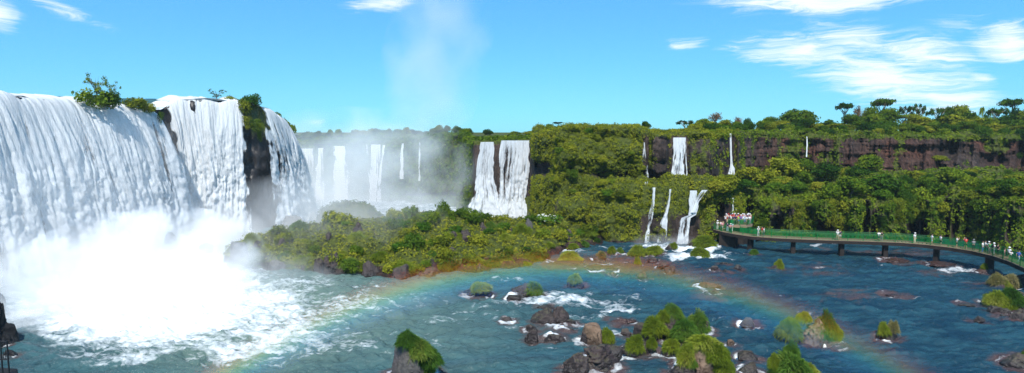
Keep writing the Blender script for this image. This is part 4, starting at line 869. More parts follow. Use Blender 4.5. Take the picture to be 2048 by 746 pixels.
ridge = [(1100, 247, 205, 'dense', 24), (1116, 243, 200, 'umbrella', 26), (1092, 252, 200, 'dark', 20), (916, 255, 215, 'umbrella', 18), (936, 256, 215, 'dense', 22), (976, 256, 212, 'dark', 24), (1030, 262, 210, 'dense', 26), (1060, 262, 205, 'olive', 30), (1292, 241, 138, 'dark', 26),
 (1370, 238, 178, 'gnarled', 40), (1385, 246, 172, 'dark', 30), (1406, 237, 175, 'dense', 34), (1433, 226, 178, 'rust', 44), (1425, 242, 168, 'olive', 40), (1452, 238, 170, 'olive', 30), (1476, 234, 178, 'rust', 30), (1474, 242, 168, 'dense', 36), (1497, 232, 176, 'dark', 22), (1500, 244, 166, 'dark', 34), (1525, 240, 168, 'dense', 34), (1540, 233, 182, 'dense', 36), (1560, 240, 172, 'olive', 44),
 (1583, 217, 180, 'dense', 54), (1614, 220, 184, 'dense', 46), (1600, 236, 170, 'dark', 56), (1570, 246, 166, 'dark', 36), (1630, 246, 168, 'olive', 40), (1655, 236, 176, 'dark', 46), (1672, 246, 168, 'olive', 44),
 (1691, 203, 196, 'umbrella', 36), (1716, 213, 194, 'rust', 26), (1729, 219, 194, 'rust', 22), (1704, 228, 180, 'dense', 46), (1742, 211, 186, 'dense', 34), (1766, 195, 192, 'umbrella', 48), (1776, 216, 184, 'dense', 52), (1748, 228, 176, 'dense', 54), (1768, 238, 169, 'dark', 56), (1720, 242, 170, 'dense', 44), (1692, 248, 168, 'olive', 36),
 (1813, 205, 192, 'gnarled', 27), (1838, 204, 192, 'gnarled', 30), (1806, 228, 184, 'umbrella', 34), (1830, 226, 182, 'olive', 46), (1850, 232, 178, 'olive', 44), (1815, 246, 170, 'dense', 44),
 (1876, 209, 188, 'gnarled', 32), (1880, 224, 182, 'dark', 42), (1901, 211, 190, 'dense', 26), (1914, 208, 192, 'olive', 28), (1926, 210, 188, 'dense', 30), (1905, 228, 178, 'olive', 50), (1940, 222, 182, 'dense', 44), (1895, 244, 171, 'dark', 46), (1935, 242, 171, 'dense', 50), (1950, 232, 176, 'olive', 40), (1965, 210, 190, 'palm', 16), (1981, 217, 190, 'palm', 14),
 (1996, 209, 186, 'gnarled', 38), (1978, 234, 178, 'dense', 40), (2008, 228, 180, 'dark', 44), (2026, 194, 192, 'umbrella', 50), (2034, 213, 186, 'dark', 36), (1990, 246, 171, 'olive', 44), (2030, 238, 176, 'dense', 46), (2052, 222, 184, 'dense', 44), (2046, 250, 171, 'olive', 44), (1848, 251, 169, 'olive', 36), (1645, 252, 166, 'dense', 30), (2075, 216, 184, 'dense', 46), (1968, 250, 172, 'dark', 40), (1868, 243, 173, 'dense', 36)]
for i, (x, tp, Y, k, w) in enumerate(ridge):
    p = at(x, tp, Y); tree(k, p[0], Y, p[2], w * Y / F * (1.12 if k not in ('palm',) else 1), ZF if x < 1200 else ZR, LOOK[k], i)
rf = random.Random(9)
for i in range(34):
    x = 592 + i * 10.2 + rf.uniform(-4, 4); Y = float(np.interp(x, [590, 800, 930], [208, 203, 186])) + rf.uniform(0, 8); g_ = down(*((x - CX) / F * CP * Y, Y)); tree(rf.choice(['dense', 'dark', 'olive', 'dark']), (x - CX) / F * CP * Y, Y, g_ + rf.uniform(1.6, 3.4), rf.uniform(3, 5.5), ZF, 'small hazy ' + rf.choice(['round', 'spreading']), i)
for i in range(75):
    x = rf.uniform(1380, 2085); Y = rf.uniform(161, 182) if x > 1500 else rf.uniform(140, 165); X = (x - CX) / F * CP * Y; g_ = down(X, Y); s = rf.uniform(1.6, 2.6)
    shrub(rf.choice(['green', 'dark', 'olive', 'dark']), (X, Y, g_ - .4), s, s * 1.15, ('under the clifftop trees', 'undershrubs along the clifftop'), 'dark' if 0 else ['round', 'bushy', 'spreading'][i % 3], i)
slope_t = [(1648, 300, 'dark', 66), (1612, 316, 'dense', 46), (1740, 288, 'dense', 56), (1762, 318, 'dark', 84), (1704, 330, 'dense', 70), (1718, 305, 'dark', 46), (1876, 288, 'olive', 38), (1902, 312, 'dense', 56), (1992, 335, 'dark', 54), (2032, 330, 'dark', 60), (1566, 312, 'olive', 84), (1500, 332, 'olive', 60), (1538, 340, 'olive', 50), (1462, 352, 'olive', 44), (1832, 318, 'olive', 40), (1856, 330, 'dense', 46), (1940, 330, 'dense', 44), (1795, 338, 'dense', 50), (1600, 340, 'dense', 56), (1660, 345, 'dense', 52)]
rnd = random.Random(4)
for i in range(46):
    slope_t.append((rnd.uniform(1430, 2070), rnd.uniform(350, 386), rnd.choice(['olive', 'dense', 'olive', 'dense', 'dark']), rnd.uniform(30, 56)))
for i, (x, tp, k, w) in enumerate(slope_t):
    if i < 20 and x > 1640: tp += 22
    if i < 20: gy = tp + w * .62
    else: gy = tp + w * .42
    c, _n = cast(x, gy)
    if c is None: continue
    Y = c.y; p = at(x, tp, Y); k = 'bright' if (i % 4 == 1 and i >= 20) else k; tree(k, p[0], Y, max(p[2], c.z + 2.2), w * Y / F * 1.1, ZL, LOOK[k], i, sink=.8)
# hanging bushes along the right bank
ZB = ('on the river bank', 'bushes hanging over the right bank'); ZC = ('on the mossy cliff', 'shrubs on the mossy cliff'); ZI_ = 'on the island'
n_ = 0
for row, (y0, y1, hpx) in enumerate([(398, 414, 44), (424, 450, 44), (452, 474, 30)]):
    x = 1432 + row * 9
    while x < 2090:
        w = rnd.uniform(24, 44); py = rnd.uniform(y0, y1); x += w * rnd.uniform(.62, 1.0)
        if row and noise(np.array([x / 42, row * .6, 2.0]), 7) < -.12: continue
        if 1425 < x < 1515 and py > 428: continue
        if gapf(x, py) > .25 or gapf(x, py + 14) > .3: continue
        c, _n = cast(x, py + 6)
        if c is None or c.y > 135: continue
        k = rnd.choice(['drape', 'drape_olive', 'drape_olive', 'drape'] if row else ['olive', 'drape_olive', 'drape', 'green']); s = w * c.y / F / 2 * 1.25
        if 'drape' in k: shrub(k, (c.x, c.y - .5, c.z - .6), s * .85, hpx * c.y / F * .55, ZB, {'drape': 'green drooping', 'drape_olive': 'olive drooping'}[k], n_, 'bush', s * .75)
        else: shrub(k, (c.x, c.y - .3, c.z - .8), s * .9, s * 1.1, ZB, {'olive': 'olive rounded', 'green': 'green rounded'}[k], n_, 'bush')
        n_ += 1
# shrubs on the mossy cliff between the twin fall and the brown cliff
for i in range(62):
    x = rnd.uniform(1075, 1285) if i < 40 else rnd.uniform(1290, 1470); py = rnd.uniform(256, 352) if i % 3 else rnd.uniform(355, 400)
    if i >= 40: py = rnd.choice([rnd.uniform(262, 275), rnd.uniform(355, 395), rnd.uniform(355, 395)])
    if any(a - 9 < x < b + 9 for a, b in ((1284, 1300), (1300, 1312), (1324, 1346), (1340, 1376), (1374, 1416), (1455, 1470))) and i >= 40: continue
    if abs(x - 1083) < 34 and 318 < py < 358: continue
    c, nn = cast(x, py)
    if c is None or c.y > 150: continue
    s = rnd.uniform(.9, 2.0); k = rnd.choice(['olive', 'olive', 'green', 'olive', 'bright' if i % 4 == 0 else 'olive']); shrub(k, (c.x, c.y - .1, c.z - .45), s, s * rnd.uniform(.8, 1.1), ZC, {'olive': 'olive round', 'green': 'mid green', 'bright': 'bright green'}[k], i, sz if False else 'shrub')
# small plants at the foot of the brown cliff and along its brow
for i in range(34):
    x = rnd.uniform(1480, 2060); py = rnd.uniform(258, 268) if i % 2 else rnd.uniform(340, 352); c, nn = cast(x, py)
    if c is None or c.y < 120 or c.y > 190: continue
    s = rnd.uniform(.9, 1.8); k = rnd.choice(['olive', 'green', 'dark']); shrub(k, (c.x, c.y, c.z - .4), s, s * .9, ('on the brown cliff brow', 'shrubs on the brown cliff brow') if i % 2 else ('below the brown cliff', 'shrubs at the brown cliff foot'), {'olive': 'olive round', 'green': 'mid green', 'dark': 'dark green'}[k], i)
# island hummocks
IS_ = [(885, 398, 436, 34, 'green', 'tall spire shaped'), (820, 412, 440, 46, 'green', 'peaked'), (795, 417, 445, 46, 'olive', 'broad'), (680, 421, 465, 84, 'olive', 'largest hazy'), (740, 440, 470, 50, 'green', 'hazy'), (580, 460, 500, 80, 'olive', 'wide hazy'), (930, 415, 440, 44, 'green', 'rounded'), (900, 420, 445, 40, 'green', 'rounded'), (1000, 428, 450, 46, 'olive', 'rounded'), (968, 425, 450, 40, 'green', 'rounded'), (1092, 428, 448, 74, 'bright', 'white flowered'), (950, 418, 432, 12, 'dark', 'small button')]
isz = ('on the island', 'shrubs and hummocks on the island')
for i, (x, a, b_, w, k, lk) in enumerate(IS_):
    Yc = float(np.interp(x, ip, iyc)) - 1.0; z = zat(b_, Yc); p = at(x, b_, Yc); shrub(k, (p[0], Yc, z), w / 2 * Yc / F * 1.05, (zat(a, Yc) - z) * 1.05, isz, lk + ' ' + {'olive': 'olive', 'green': 'green', 'dark': 'dark', 'bright': 'light green'}[k], i)
BM_ = [boulder_mesh(440 + i, 2, 1.7, 1.5, 4, rough=.18) for i in range(4)]
for me in BM_: me.materials.append(M['rock'])
for i in range(22):
    x = rnd.uniform(470, 1200); t_ = rnd.uniform(.0, .95) if i > 9 else rnd.uniform(0, .08); yf, yc = float(np.interp(x, ip, iyf)), float(np.interp(x, ip, iyc)); Y = yf + (yc - yf) * t_; X = (x - CX) / F * CP * Y; z = down(X, Y, B_ISL)
    if z is None: continue
    o = link('boulder', BM_[i % 4], None, None, (X, Y, max(z, 0) - .2)); s = rnd.uniform(.5, 1.2); o.scale = (s, s, s * rnd.uniform(.8, 1.3)); o.rotation_euler = (0, 0, i * 1.1); o['category'] = 'rock'; o['group'] = 'bare boulders on the island'
    PL.append((o, 'on the island shore' if t_ < .2 else 'on the island slope', 'dark bare ' + ('small' if s < .8 else 'large'), 'boulder', x, 0))
fl = bpy.data.meshes.new('flower'); mbf = MB(); 
c0 = at(1092, 428, 111.0)
for k in range(60):
    a, q = rnd.uniform(0, 6.28), rnd.random() ** .5; mbf.box((c0[0] + math.cos(a) * q * 3.0, 110.6 + math.sin(a) * q * 1.6, c0[2] + .02 - 1.1 * q * q + rnd.uniform(-.1, .12)), (.17, .17, .10), rnd.random())
tag(mbf.obj('flower_blossom', M['petal']), 'white blossoms sprinkled over the light green island hummock', None, None, 'stuff')
for i in range(150):
    x = rnd.uniform(455, 1225); yf, yc, zc = (float(np.interp(x, ip, a)) for a in (iyf, iyc, iz)); t_ = rnd.random() ** .9 if i > 40 else rnd.uniform(.02, .14)
    X, Y = (x - CX) / F * CP * (yf + (yc - yf) * t_), yf + (yc - yf) * t_; z = down(X, Y, B_ISL)
    if z is None or z < .25: continue
    s = rnd.uniform(.8, 2.1) * (1.0 if t_ > .3 else .9); k = rnd.choice(['olive', 'green', 'olive', 'olive', 'green', 'bright', 'olive', 'dark'] if x > 640 else ['olive', 'olive', 'green'])
    grassy = k in ('olive', 'green') and i % 2 == 0
    zn = ('on the island shore', isz[1]) if t_ < .2 else ('on the island slope', isz[1]) if t_ < .7 else ('on the island crest', isz[1])
    if grassy: k = 'gr_' + k
    shrub(k, (X, Y, z - .35), s, s * rnd.uniform(.85, 1.25), zn, {'olive': 'olive', 'green': 'mid green', 'dark': 'dark green', 'bright': 'bright green', 'gr_olive': 'grassy olive', 'gr_green': 'grassy green'}[k] + (' large' if s > 1.35 else ' small' if s < 1.0 else ' round'), i)
for j, (x, pb, w, pt, lab) in enumerate([(965, 458, 22, 444, 'dark boulder showing through the shrubs on the island'), (1056, 452, 20, 436, 'grey boulder on the island crest beside the white flowers'), (905, 473, 22, 462, 'dark boulder under a hummock in the middle of the island'), (480, 530, 56, 482, 'grey boulder at the left tip of the island'), (560, 560, 46, 520, 'hazy grey boulder on the left shore of the island'), (800, 560, 60, 528, 'brown boulder on the front shore of the island'), (860, 548, 70, 532, 'low brown boulder on the front shore of the island'), (905, 505, 16, 494, 'little dark boulder below the island slope'), (740, 545, 40, 520, 'dark hazy boulder on the island shore'), (640, 545, 36, 515, 'dark boulder by a thin rill on the hazy island shore')]):
    c, nn = cast(x, pb, B_ISL); Y = c.y if c else float(np.interp(x, ip, iyf)); z = (c.z if c else 0) - .25; wd = w * Y / F
    tag(link('boulder', boulder_mesh(400 + j, wd, wd * .8, zat(pt, Y) - z, 4), M['rock_grey' if 'grey' in lab else 'rock'], None, (at(x, pb, Y)[0], Y, z)), lab, 'rock')
# left falls: bushes on the lip
ZLF = ('on the falls lip', 'bushes on the lip of the big falls')
def lipbush(key, x, a, b_, w, Y, look, i, noun='bush'):
    z = zat(b_, Y); p = at(x, b_, Y); return shrub(key, (p[0], Y, z), w / 2 * Y / F * 1.1, (zat(a, Y) - z) * (1.0 if 'drape' not in key else .62), ZLF, look, i, noun)
def liptree(x, a, b_, w, Y, look, i):
    z = zat(b_, Y) - .3; p = at(x, b_, Y); cr, tr = TREES['twiggy'][i % 2]; o = empty('tree', (p[0], Y, z), i * 2.0); o.scale = (w / 2 * Y / F,) * 2 + ((zat(a, Y) - z) / 1.95,)
    link('crown', cr, None, o); link('trunk', tr, None, o); o['category'] = 'tree'; o['group'] = ZLF[1]; PL.append((o, ZLF[0], look, 'tree', float(x), float(a)))
lipbush('green', 188, 172, 212, 78, 99.0, 'big dense green', 0); liptree(196, 147, 212, 62, 100.5, 'airy thin twigged', 1); liptree(226, 160, 212, 34, 101, 'small thin twigged', 2); lipbush('dark', 222, 182, 214, 44, 100.0, 'dark green', 3)
lipbush('olive', 272, 192, 216, 50, 107.0, 'low olive', 4); lipbush('olive', 296, 204, 224, 34, 110.0, 'small olive', 5); lipbush('drape', 322, 216, 240, 14, 111.5, 'narrow drooping', 6)
liptree(434, 177, 206, 40, 127.0, 'wispy pale', 0); lipbush('olive', 462, 191, 208, 34, 126.5, 'flat olive', 1); lipbush('bright', 503, 186, 216, 42, 127.6, 'bright green rounded', 2); lipbush('olive', 490, 196, 226, 30, 125.6, 'olive rounded', 3)
lipbush('drape', 508, 232, 250, 32, 125.8, 'green drooping', 3); lipbush('drape_olive', 494, 226, 244, 22, 125.0, 'olive drooping', 1); lipbush('drape', 521, 236, 262, 18, 127.6, 'thin green drooping', 2)
lipbush('olive', 553, 222, 240, 22, 136.5, 'small brown olive', 0); lipbush('olive', 570, 236, 258, 24, 140.5, 'brown olive rounded', 1); lipbush('drape_olive', 582, 262, 282, 15, 144.0, 'dark olive drooping', 2); lipbush('green', 585, 248, 266, 18, 144.0, 'green rounded', 3)
# ================================================================== undergrowth: leaf cover nobody could count
def cover(name, label, V, Nn, w, n, rad, leaf, per, m, seed, hang=.0):
    rad = rad * .7
    rng = np.random.default_rng(seed); V = V.reshape(-1, 3); Nn = Nn.reshape(-1, 3); w = w.ravel(); w = w / w.sum(); idx = rng.choice(len(w), n, p=w)
    C = V[idx] + rng.normal(0, .18, (n, 3)); Nb = Nn[idx]; r = rad * (.55 + .8 * rng.random(n)); d = sphere_pts(n * per, rng).reshape(n, per, 3)
    d = d + Nb[:, None] * .7; d /= np.linalg.norm(d, axis=2, keepdims=True)
    P = C[:, None] + d * r[:, None, None] * np.array([1, 1, .85]); P[..., 2] -= hang * rng.random((n, per)) * r[:, None]
    tone = np.clip(np.repeat(.45 + .35 * noise(C / 2.2, seed) + rng.normal(0, .1, n), per) + rng.normal(0, .15, n * per), 0, 1)
    Vv, Q = leaf_quads(P.reshape(-1, 3), (d + [0, 0, .35]).reshape(-1, 3), np.repeat(leaf, n * per) * (.6 + .8 * rng.random(n * per)), rng)
    return tag(link(name, mesh_np(name, Vv, Q, {'tone': ('FACE', tone)}, False), M[m]), label, None, None, 'stuff')
def gnorm(V):
    a = np.gradient(V, axis=0); b = np.gradient(V, axis=1); n = np.cross(b, a); n /= np.linalg.norm(n, axis=2, keepdims=True) + 1e-9
    return n, np.linalg.norm(np.cross(a, b), axis=2)
TN, TA = gnorm(TER); TN = TN * np.sign((TN * (np.array([0, 0, H]) - TER)).sum(2))[..., None]
vis = (PXg > 575) & (PXg < 2085) & (tv < 4.15) & (Zd > .3)
wgt = TA / Yd ** 2 * np.maximum(veg - .25, 0) * vis
keep = np.abs(veg - veg)  # zero
cover('undergrowth', 'leafy undergrowth over cliff and ledges', TER, TN, wgt * (PXg > 1064) * (PXg <= 1480), 10000, .6, .14, 14, 'leaf_olive', 501, .4)
cover('undergrowth', 'leafy undergrowth over the right bank and slope', TER, TN, wgt * (PXg > 1420), 14000, .6, .24, 8, 'leaf', 502, .5)
cover('undergrowth', 'hazy undergrowth on the far gorge walls', TER, TN, wgt * (PXg <= 1064) * (Yd > 152), 4500, .9, .34, 7, 'leaf', 503, .3)
IN, IA = gnorm(ISL); IN = IN * np.sign(IN[..., 2:3])
cover('undergrowth', 'low leafy cover between the island hummocks', ISL, IN, IA * igreen * (TI < 1.15), 4200, .38, .15, 7, 'leaf_olive', 504)
BN, BA = gnorm(JV); BN = BN * np.sign(BN[..., 2:3]); cover('undergrowth', 'leafy cover on the hazy islet', JV, BN, BA, 700, .5, .22, 6, 'leaf', 505)
LW, LA = gnorm(base); LW = LW * np.sign((LW * [1, -.4, .3]).sum(2))[..., None]
cover('undergrowth', 'mossy growth on the black rock column between the big falls', base, LW, LA * np.clip(mossL - .3, 0, 1) * (T2 < 1.6), 500, .4, .15, 7, 'leaf_olive', 506, .8)
# ================================================================== plant labels: look + zone + nearest landmark + order
LM = {'on the clifftop': [(1292, 'above the slim fall'), (1358, 'behind the square fall'), (1462, 'behind the fan skirted fall'), (1540, 'right of the fan fall'), (1613, 'behind the short thread fall'), (1691, 'by the domed pale trunked tree'), (1766, 'by the tallest umbrella tree'), (1826, 'by the two gnarled trees'), (1900, 'left of the palms'), (1968, 'by the palms'), (2026, 'by the flat topped tree')],
 'on the far hazy plateau': [(936, 'left of the wide twin fall'), (1030, 'above the wide twin fall'), (1105, 'right of the wide twin fall')],
 'on the wooded slope': [(1462, 'below the fan skirted fall'), (1540, 'right of the fan skirted fall'), (1613, 'below the short thread fall'), (1700, 'above the third pier'), (1790, 'above the fourth pier'), (1885, 'above the fifth pier'), (1985, 'above the last pier'), (2050, 'at the picture edge')],
 'on the river bank': [(1440, 'by the lower cascades'), (1500, 'behind the first pier'), (1596, 'behind the second pier'), (1697, 'behind the third pier'), (1787, 'behind the fourth pier'), (1883, 'behind the fifth pier'), (1982, 'behind the last pier'), (2060, 'at the picture edge')],
 'on the mossy cliff': [(1090, 'by the dark cave'), (1180, 'right of the cave'), (1270, 'left of the slim fall'), (1358, 'around the square fall'), (1462, 'by the fan skirted fall')],
 'on the brown cliff brow': [(1520, 'right of the fan skirted fall'), (1613, 'by the short thread fall'), (1766, 'below the umbrella tree'), (1900, 'left of the palm'), (2020, 'at the edge')],
 'below the brown cliff': [(1520, 'right of the fan skirted fall'), (1613, 'by the short thread fall'), (1766, 'below the umbrella tree'), (1900, 'left of the palm'), (2020, 'at the edge')],
 'on the falls lip': [(210, 'above the curtain'), (290, 'by the notch'), (445, 'above the bright fall'), (505, 'on the black column'), (575, 'beside the rightmost fall')]}
LM['under the clifftop trees'] = LM['on the clifftop']
LM['on the far hazy plateau'] = [(640, 'by the far balcony'), (750, 'above the tall far fall'), (840, 'above the spindle fall'), (936, 'left of the twin fall'), (1030, 'above the twin fall'), (1105, 'right of the twin fall')]
for z in ('on the island shore', 'on the island slope', 'on the island crest', 'on the island'):
    LM[z] = [(500, 'at the left tip'), (620, 'in the haze'), (740, 'below the far falls'), (840, 'left of the spire'), (920, 'right of the spire'), (1010, 'before the twin fall'), (1100, 'near the white flowers'), (1190, 'at the right tip')]
ORD = 'first second third fourth fifth sixth seventh eighth ninth tenth eleventh twelfth thirteenth fourteenth fifteenth sixteenth'.split()
groups_ = {}
for o, zone, look, noun, px, py in PL:
    lm = min(LM[zone], key=lambda a: abs(a[0] - px))[1]
    nn = '' if noun in look.split() or look.endswith('palm') else ' ' + noun
    groups_.setdefault('%s%s %s %s' % (look, nn, zone, lm), []).append((px, o))
for k, v in groups_.items():
    v.sort(key=lambda a: a[0])
    for i, (px, o) in enumerate(v):
        short = lambda s_: s_ if len(s_.replace(',', '').split()) <= 12 else s_.replace('on the ', 'on ', 1).replace('trees', 'tree')
        k = short(short(k))
        if len(k.split()) > 15: print('LONG', k)
        if len(v) == 1: o['label'] = k
        elif i == 0: o['label'] = k + ', leftmost'
        elif i == len(v) - 1: o['label'] = k + ', rightmost'
        else: o['label'] = k + ', ' + ORD[i] + ' from left'
# ================================================================== walkway
WK = np.array([(1427, 465, 110.0), (1446, 470, 107.4), (1470, 474.5, 105.0), (1500, 479, 102.8), (1550, 482.5, 101.4), (1600, 485, 100.4), (1650, 487, 99.6), (1700, 488.5, 99.0), (1750, 490, 98.3), (1800, 492, 97.4), (1850, 496, 95.6), (1900, 502, 93.2), (1940, 508.5, 90.6), (1980, 518, 87.2), (2015, 530, 83.4), (2048, 545, 79.2), (2100, 566, 73.5), (2160, 590, 68)], float)
pw = np.array([at(x, y, 17.9 / -slope(x, y)[1]) for x, y, _ in WK])
cs = np.concatenate([[0], np.cumsum(np.linalg.norm(np.diff(pw[:, :2], axis=0), axis=1))]); WLEN = cs[-1]
def wpt(s, off=0.0, z=0.0):
    X, Y = np.interp(s, cs, pw[:, 0]), np.interp(s, cs, pw[:, 1]); e = .8
    tx, ty = np.interp(s + e, cs, pw[:, 0]) - np.interp(s - e, cs, pw[:, 0]), np.interp(s + e, cs, pw[:, 1]) - np.interp(s - e, cs, pw[:, 1]); l = math.hypot(tx, ty)
    return (X - ty / l * off, Y + tx / l * off, z)        # +off is away from the viewer
ZD0, ZD1, WID = 2.1, 2.62, 2.3
walk = empty('walkway', wpt(WLEN / 2, 1.1, 0)); Wi = Matrix.Translation(-Vector(walk.location))
def child(mb, name, m, parent=None, smooth=False):
    o = mb.obj(name, M[m], parent or walk, smooth); o.data.transform(Wi); return o
def strip(mb, s0, s1, n, o0, o1, z0, z1):
    b = len(mb.v)
    for i in range(n + 1):
        s = s0 + (s1 - s0) * i / n
        for o_, z in ((o0, z0), (o1, z0), (o1, z1), (o0, z1)): mb.v.append(wpt(s, o_, z))
    for i in range(n):
        for k in range(4):
            a = b + i * 4; mb.f.append((a + k, a + 4 + k, a + 4 + (k + 1) % 4, a + (k + 1) % 4))
    mb.f.append((b, b + 1, b + 2, b + 3)); e = b + n * 4; mb.f.append((e + 3, e + 2, e + 1, e))
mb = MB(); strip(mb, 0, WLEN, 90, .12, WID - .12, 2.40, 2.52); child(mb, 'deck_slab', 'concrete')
mb = MB(); n_pl = int(WLEN / .42)
for i in range(n_pl):
    s = (i + .5) * WLEN / n_pl; a, b_ = wpt(s, .25), wpt(s, WID - .25); mb.box(((a[0] + b_[0]) / 2, (a[1] + b_[1]) / 2, 2.55), (WID - .5, .39, .06), math.atan2(b_[1] - a[1], b_[0] - a[0]))
child(mb, 'deck_planking', 'deckplank')
for o_ in (0, WID - .22):
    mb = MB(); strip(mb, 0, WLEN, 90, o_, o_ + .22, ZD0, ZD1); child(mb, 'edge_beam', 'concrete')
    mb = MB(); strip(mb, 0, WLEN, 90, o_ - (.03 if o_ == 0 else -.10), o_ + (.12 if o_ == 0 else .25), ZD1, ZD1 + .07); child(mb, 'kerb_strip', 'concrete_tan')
def s_of(px):
    q = np.linspace(0, WLEN, 800); X = np.array([wpt(a, 0)[:2] for a in q]); return q[np.argmin(np.abs(st_px(X[:, 0], X[:, 1]) - px))]
for px in (1502, 1597, 1698, 1788, 1883, 1982):
    s = s_of(px); p = wpt(s, WID / 2); ang = math.atan2(wpt(s + .5)[1] - wpt(s - .5)[1], wpt(s + .5)[0] - wpt(s - .5)[0])
    mb = MB(); mb.box((p[0], p[1], .55), (.68, .9, 3.1), ang, .97); mb.box((p[0], p[1], -.5), (.95, 1.2, 1.0), ang, .85)
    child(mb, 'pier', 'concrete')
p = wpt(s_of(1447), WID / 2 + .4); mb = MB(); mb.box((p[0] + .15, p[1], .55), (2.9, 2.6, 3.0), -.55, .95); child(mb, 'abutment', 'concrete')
# railing bays: posts, rails and upright bars
BAY = 2.35; nb = int(WLEN / BAY)
for side, o_ in ((0, .06), (1, WID - .06)):
    for i in range(nb + 1):
        s = min(i * BAY, WLEN - .05)
        if side == 1 and s < s_of(1462): continue
        q = wpt(s, o_); mb = MB(); mb.box((q[0], q[1], ZD1 + .62), (.085, .085, 1.24), 0); mb.box((q[0], q[1], ZD1 + 1.26), (.11, .11, .05), 0); child(mb, 'post', 'rail')
        if i == nb or (side == 1 and s < s_of(1462)): continue
        mb = MB(); e = min(s + BAY, WLEN - .05)
        for z, r in ((ZD1 + 1.17, .034), (ZD1 + 1.0, .02), (ZD1 + .14, .026)): mb.tube([wpt(s + .05 + (e - s - .1) * k / 3, o_, z) for k in range(4)], r, 6)
        nbar = 17 if side == 0 else 20
        for k in range(1, nbar):
            qq = wpt(s + (e - s) * k / nbar, o_); mb.box((qq[0], qq[1], ZD1 + .57), (.030 if side == 0 else .05, .03, .86))
        child(mb, 'railing_panel', 'rail')
tag(walk, 'long curved concrete walkway with green railings on square piers over the river', 'walkway')
# ================================================================== viewing platform at the left end
pf = empty('viewing_platform', at(1482, 470, 108.0) * np.array([1, 1, 0])); Wi = Matrix.Translation(-Vector(pf.location))
PZ = 3.75
def poly_slab(pts, z0, z1):
    mb = MB(); n = len(pts); mb.add([(x, y, z0) for x, y in pts] + [(x, y, z1) for x, y in pts], [tuple(range(n - 1, -1, -1)), tuple(range(n, 2 * n))] + [(i, (i + 1) % n, n + (i + 1) % n, n + i) for i in range(n)]); return mb
def pp(px, Y): return ((px - CX) / F * CP * Y, Y)
fp = [pp(1446, 109.6), pp(1462, 107.9), pp(1470, 107.5), pp(1500, 107.4), pp(1511, 109.0), pp(1512, 112.2), pp(1446, 112.4)]
child(poly_slab(fp, PZ - .45, PZ), 'floor_slab', 'concrete_tan', pf)
inner = [((x - fp[3][0]) * .9 + fp[3][0] - .3, (y - 110) * .8 + 110.2) for x, y in fp]
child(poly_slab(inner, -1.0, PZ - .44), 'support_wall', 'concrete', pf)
for a, b_ in zip(fp[1:5], fp[2:6]):
    L = math.dist(a, b_); n = max(1, round(L / 1.6)); mb = MB()
    for z, r in ((PZ + 1.12, .034), (PZ + .95, .02), (PZ + .14, .026)): mb.tube([(a[0], a[1], z), (b_[0], b_[1], z)], r, 6)
    for k in range(1, int(L / .13)): t_ = k / int(L / .13); mb.box((a[0] + (b_[0] - a[0]) * t_, a[1] + (b_[1] - a[1]) * t_, PZ + .54), (.034, .034, .84))
    child(mb, 'railing_panel', 'rail', pf)
    for k in range(n + 1): t_ = k / n; mb = MB(); mb.box((a[0] + (b_[0] - a[0]) * t_, a[1] + (b_[1] - a[1]) * t_, PZ + .6), (.08, .08, 1.2)); child(mb, 'post', 'rail', pf)
# stair with its solid green side panel
a, b_ = pp(1452, 109.0), pp(1469, 107.1); mb = MB()
mb.add([(a[0], a[1] - .6, ZD1 + .1), (b_[0], b_[1] - .35, ZD1 + .1), (b_[0], b_[1] - .35, PZ + 1.15), (b_[0] - .35, b_[1] - .33, PZ + 1.15), (a[0], a[1] - .6, ZD1 + 1.15), (a[0], a[1] - .52, ZD1 + .1), (b_[0], b_[1] - .27, ZD1 + .1), (b_[0], b_[1] - .27, PZ + 1.15), (b_[0] - .35, b_[1] - .25, PZ + 1.15), (a[0], a[1] - .52, ZD1 + 1.15)],
 [(0, 1, 2, 3, 4), (9, 8, 7, 6, 5), (0, 5, 6, 1), (1, 6, 7, 2), (2, 7, 8, 3), (3, 8, 9, 4), (4, 9, 5, 0)]); child(mb, 'stair_panel', 'rail', pf)
mb = MB()
for k in range(7): t_ = k / 6; mb.box((a[0] + (b_[0] - a[0]) * t_, a[1] + (b_[1] - a[1]) * t_ + .5, ZD1 + .1 + (PZ - ZD1 - .2) * t_ * .95), (.34, 1.5, .2 + .0 * k), -.35)
child(mb, 'stair', 'concrete_tan', pf)
tag(pf, 'raised viewing platform with tan floor, green railing and stair, full of visitors', 'viewing platform')
# iron lookout rail at the lower left
lp = at(10, 742, 30.0); lk = empty('lookout_railing', (lp[0], 30.0, lp[2])); Wi = Matrix.Translation(-Vector(lk.location)); zb = zat(752, 30.0); zt_ = zat(681, 30.0)
for x in (-14, 2, 15): q = at(x, 700, 30.0); mb = MB(); mb.box((q[0], 30.0, (zb - 2 + zt_) / 2), (.055, .055, zt_ - zb + 2)); child(mb, 'post', 'iron', lk)
mb = MB()
for z in (zt_ - .05, zt_ - 1.0): mb.tube([(at(-40, 700, 30)[0], 30, z), (at(16, 700, 30)[0], 30, z)], .03, 6)
for k in range(9): q = at(-24 + k * 4.3, 700, 30.0); mb.box((q[0], 30.0, zt_ - .55), (.022, .022, .95))
child(mb, 'bar_panel', 'iron', lk); tag(lk, 'black iron railing of a lookout in the lower left corner', 'railing')
q = at(-30, 745, 30.0); tag(poly_slab([(q[0] - 3, 28), (at(22, 745, 29)[0], 29), (at(20, 745, 31)[0], 31.5), (q[0] - 3, 32)], -1, zat(760, 30.0)).obj('lookout_terrain', M['rock_dark']), 'dark ledge below the lookout rail', None, None, 'structure')
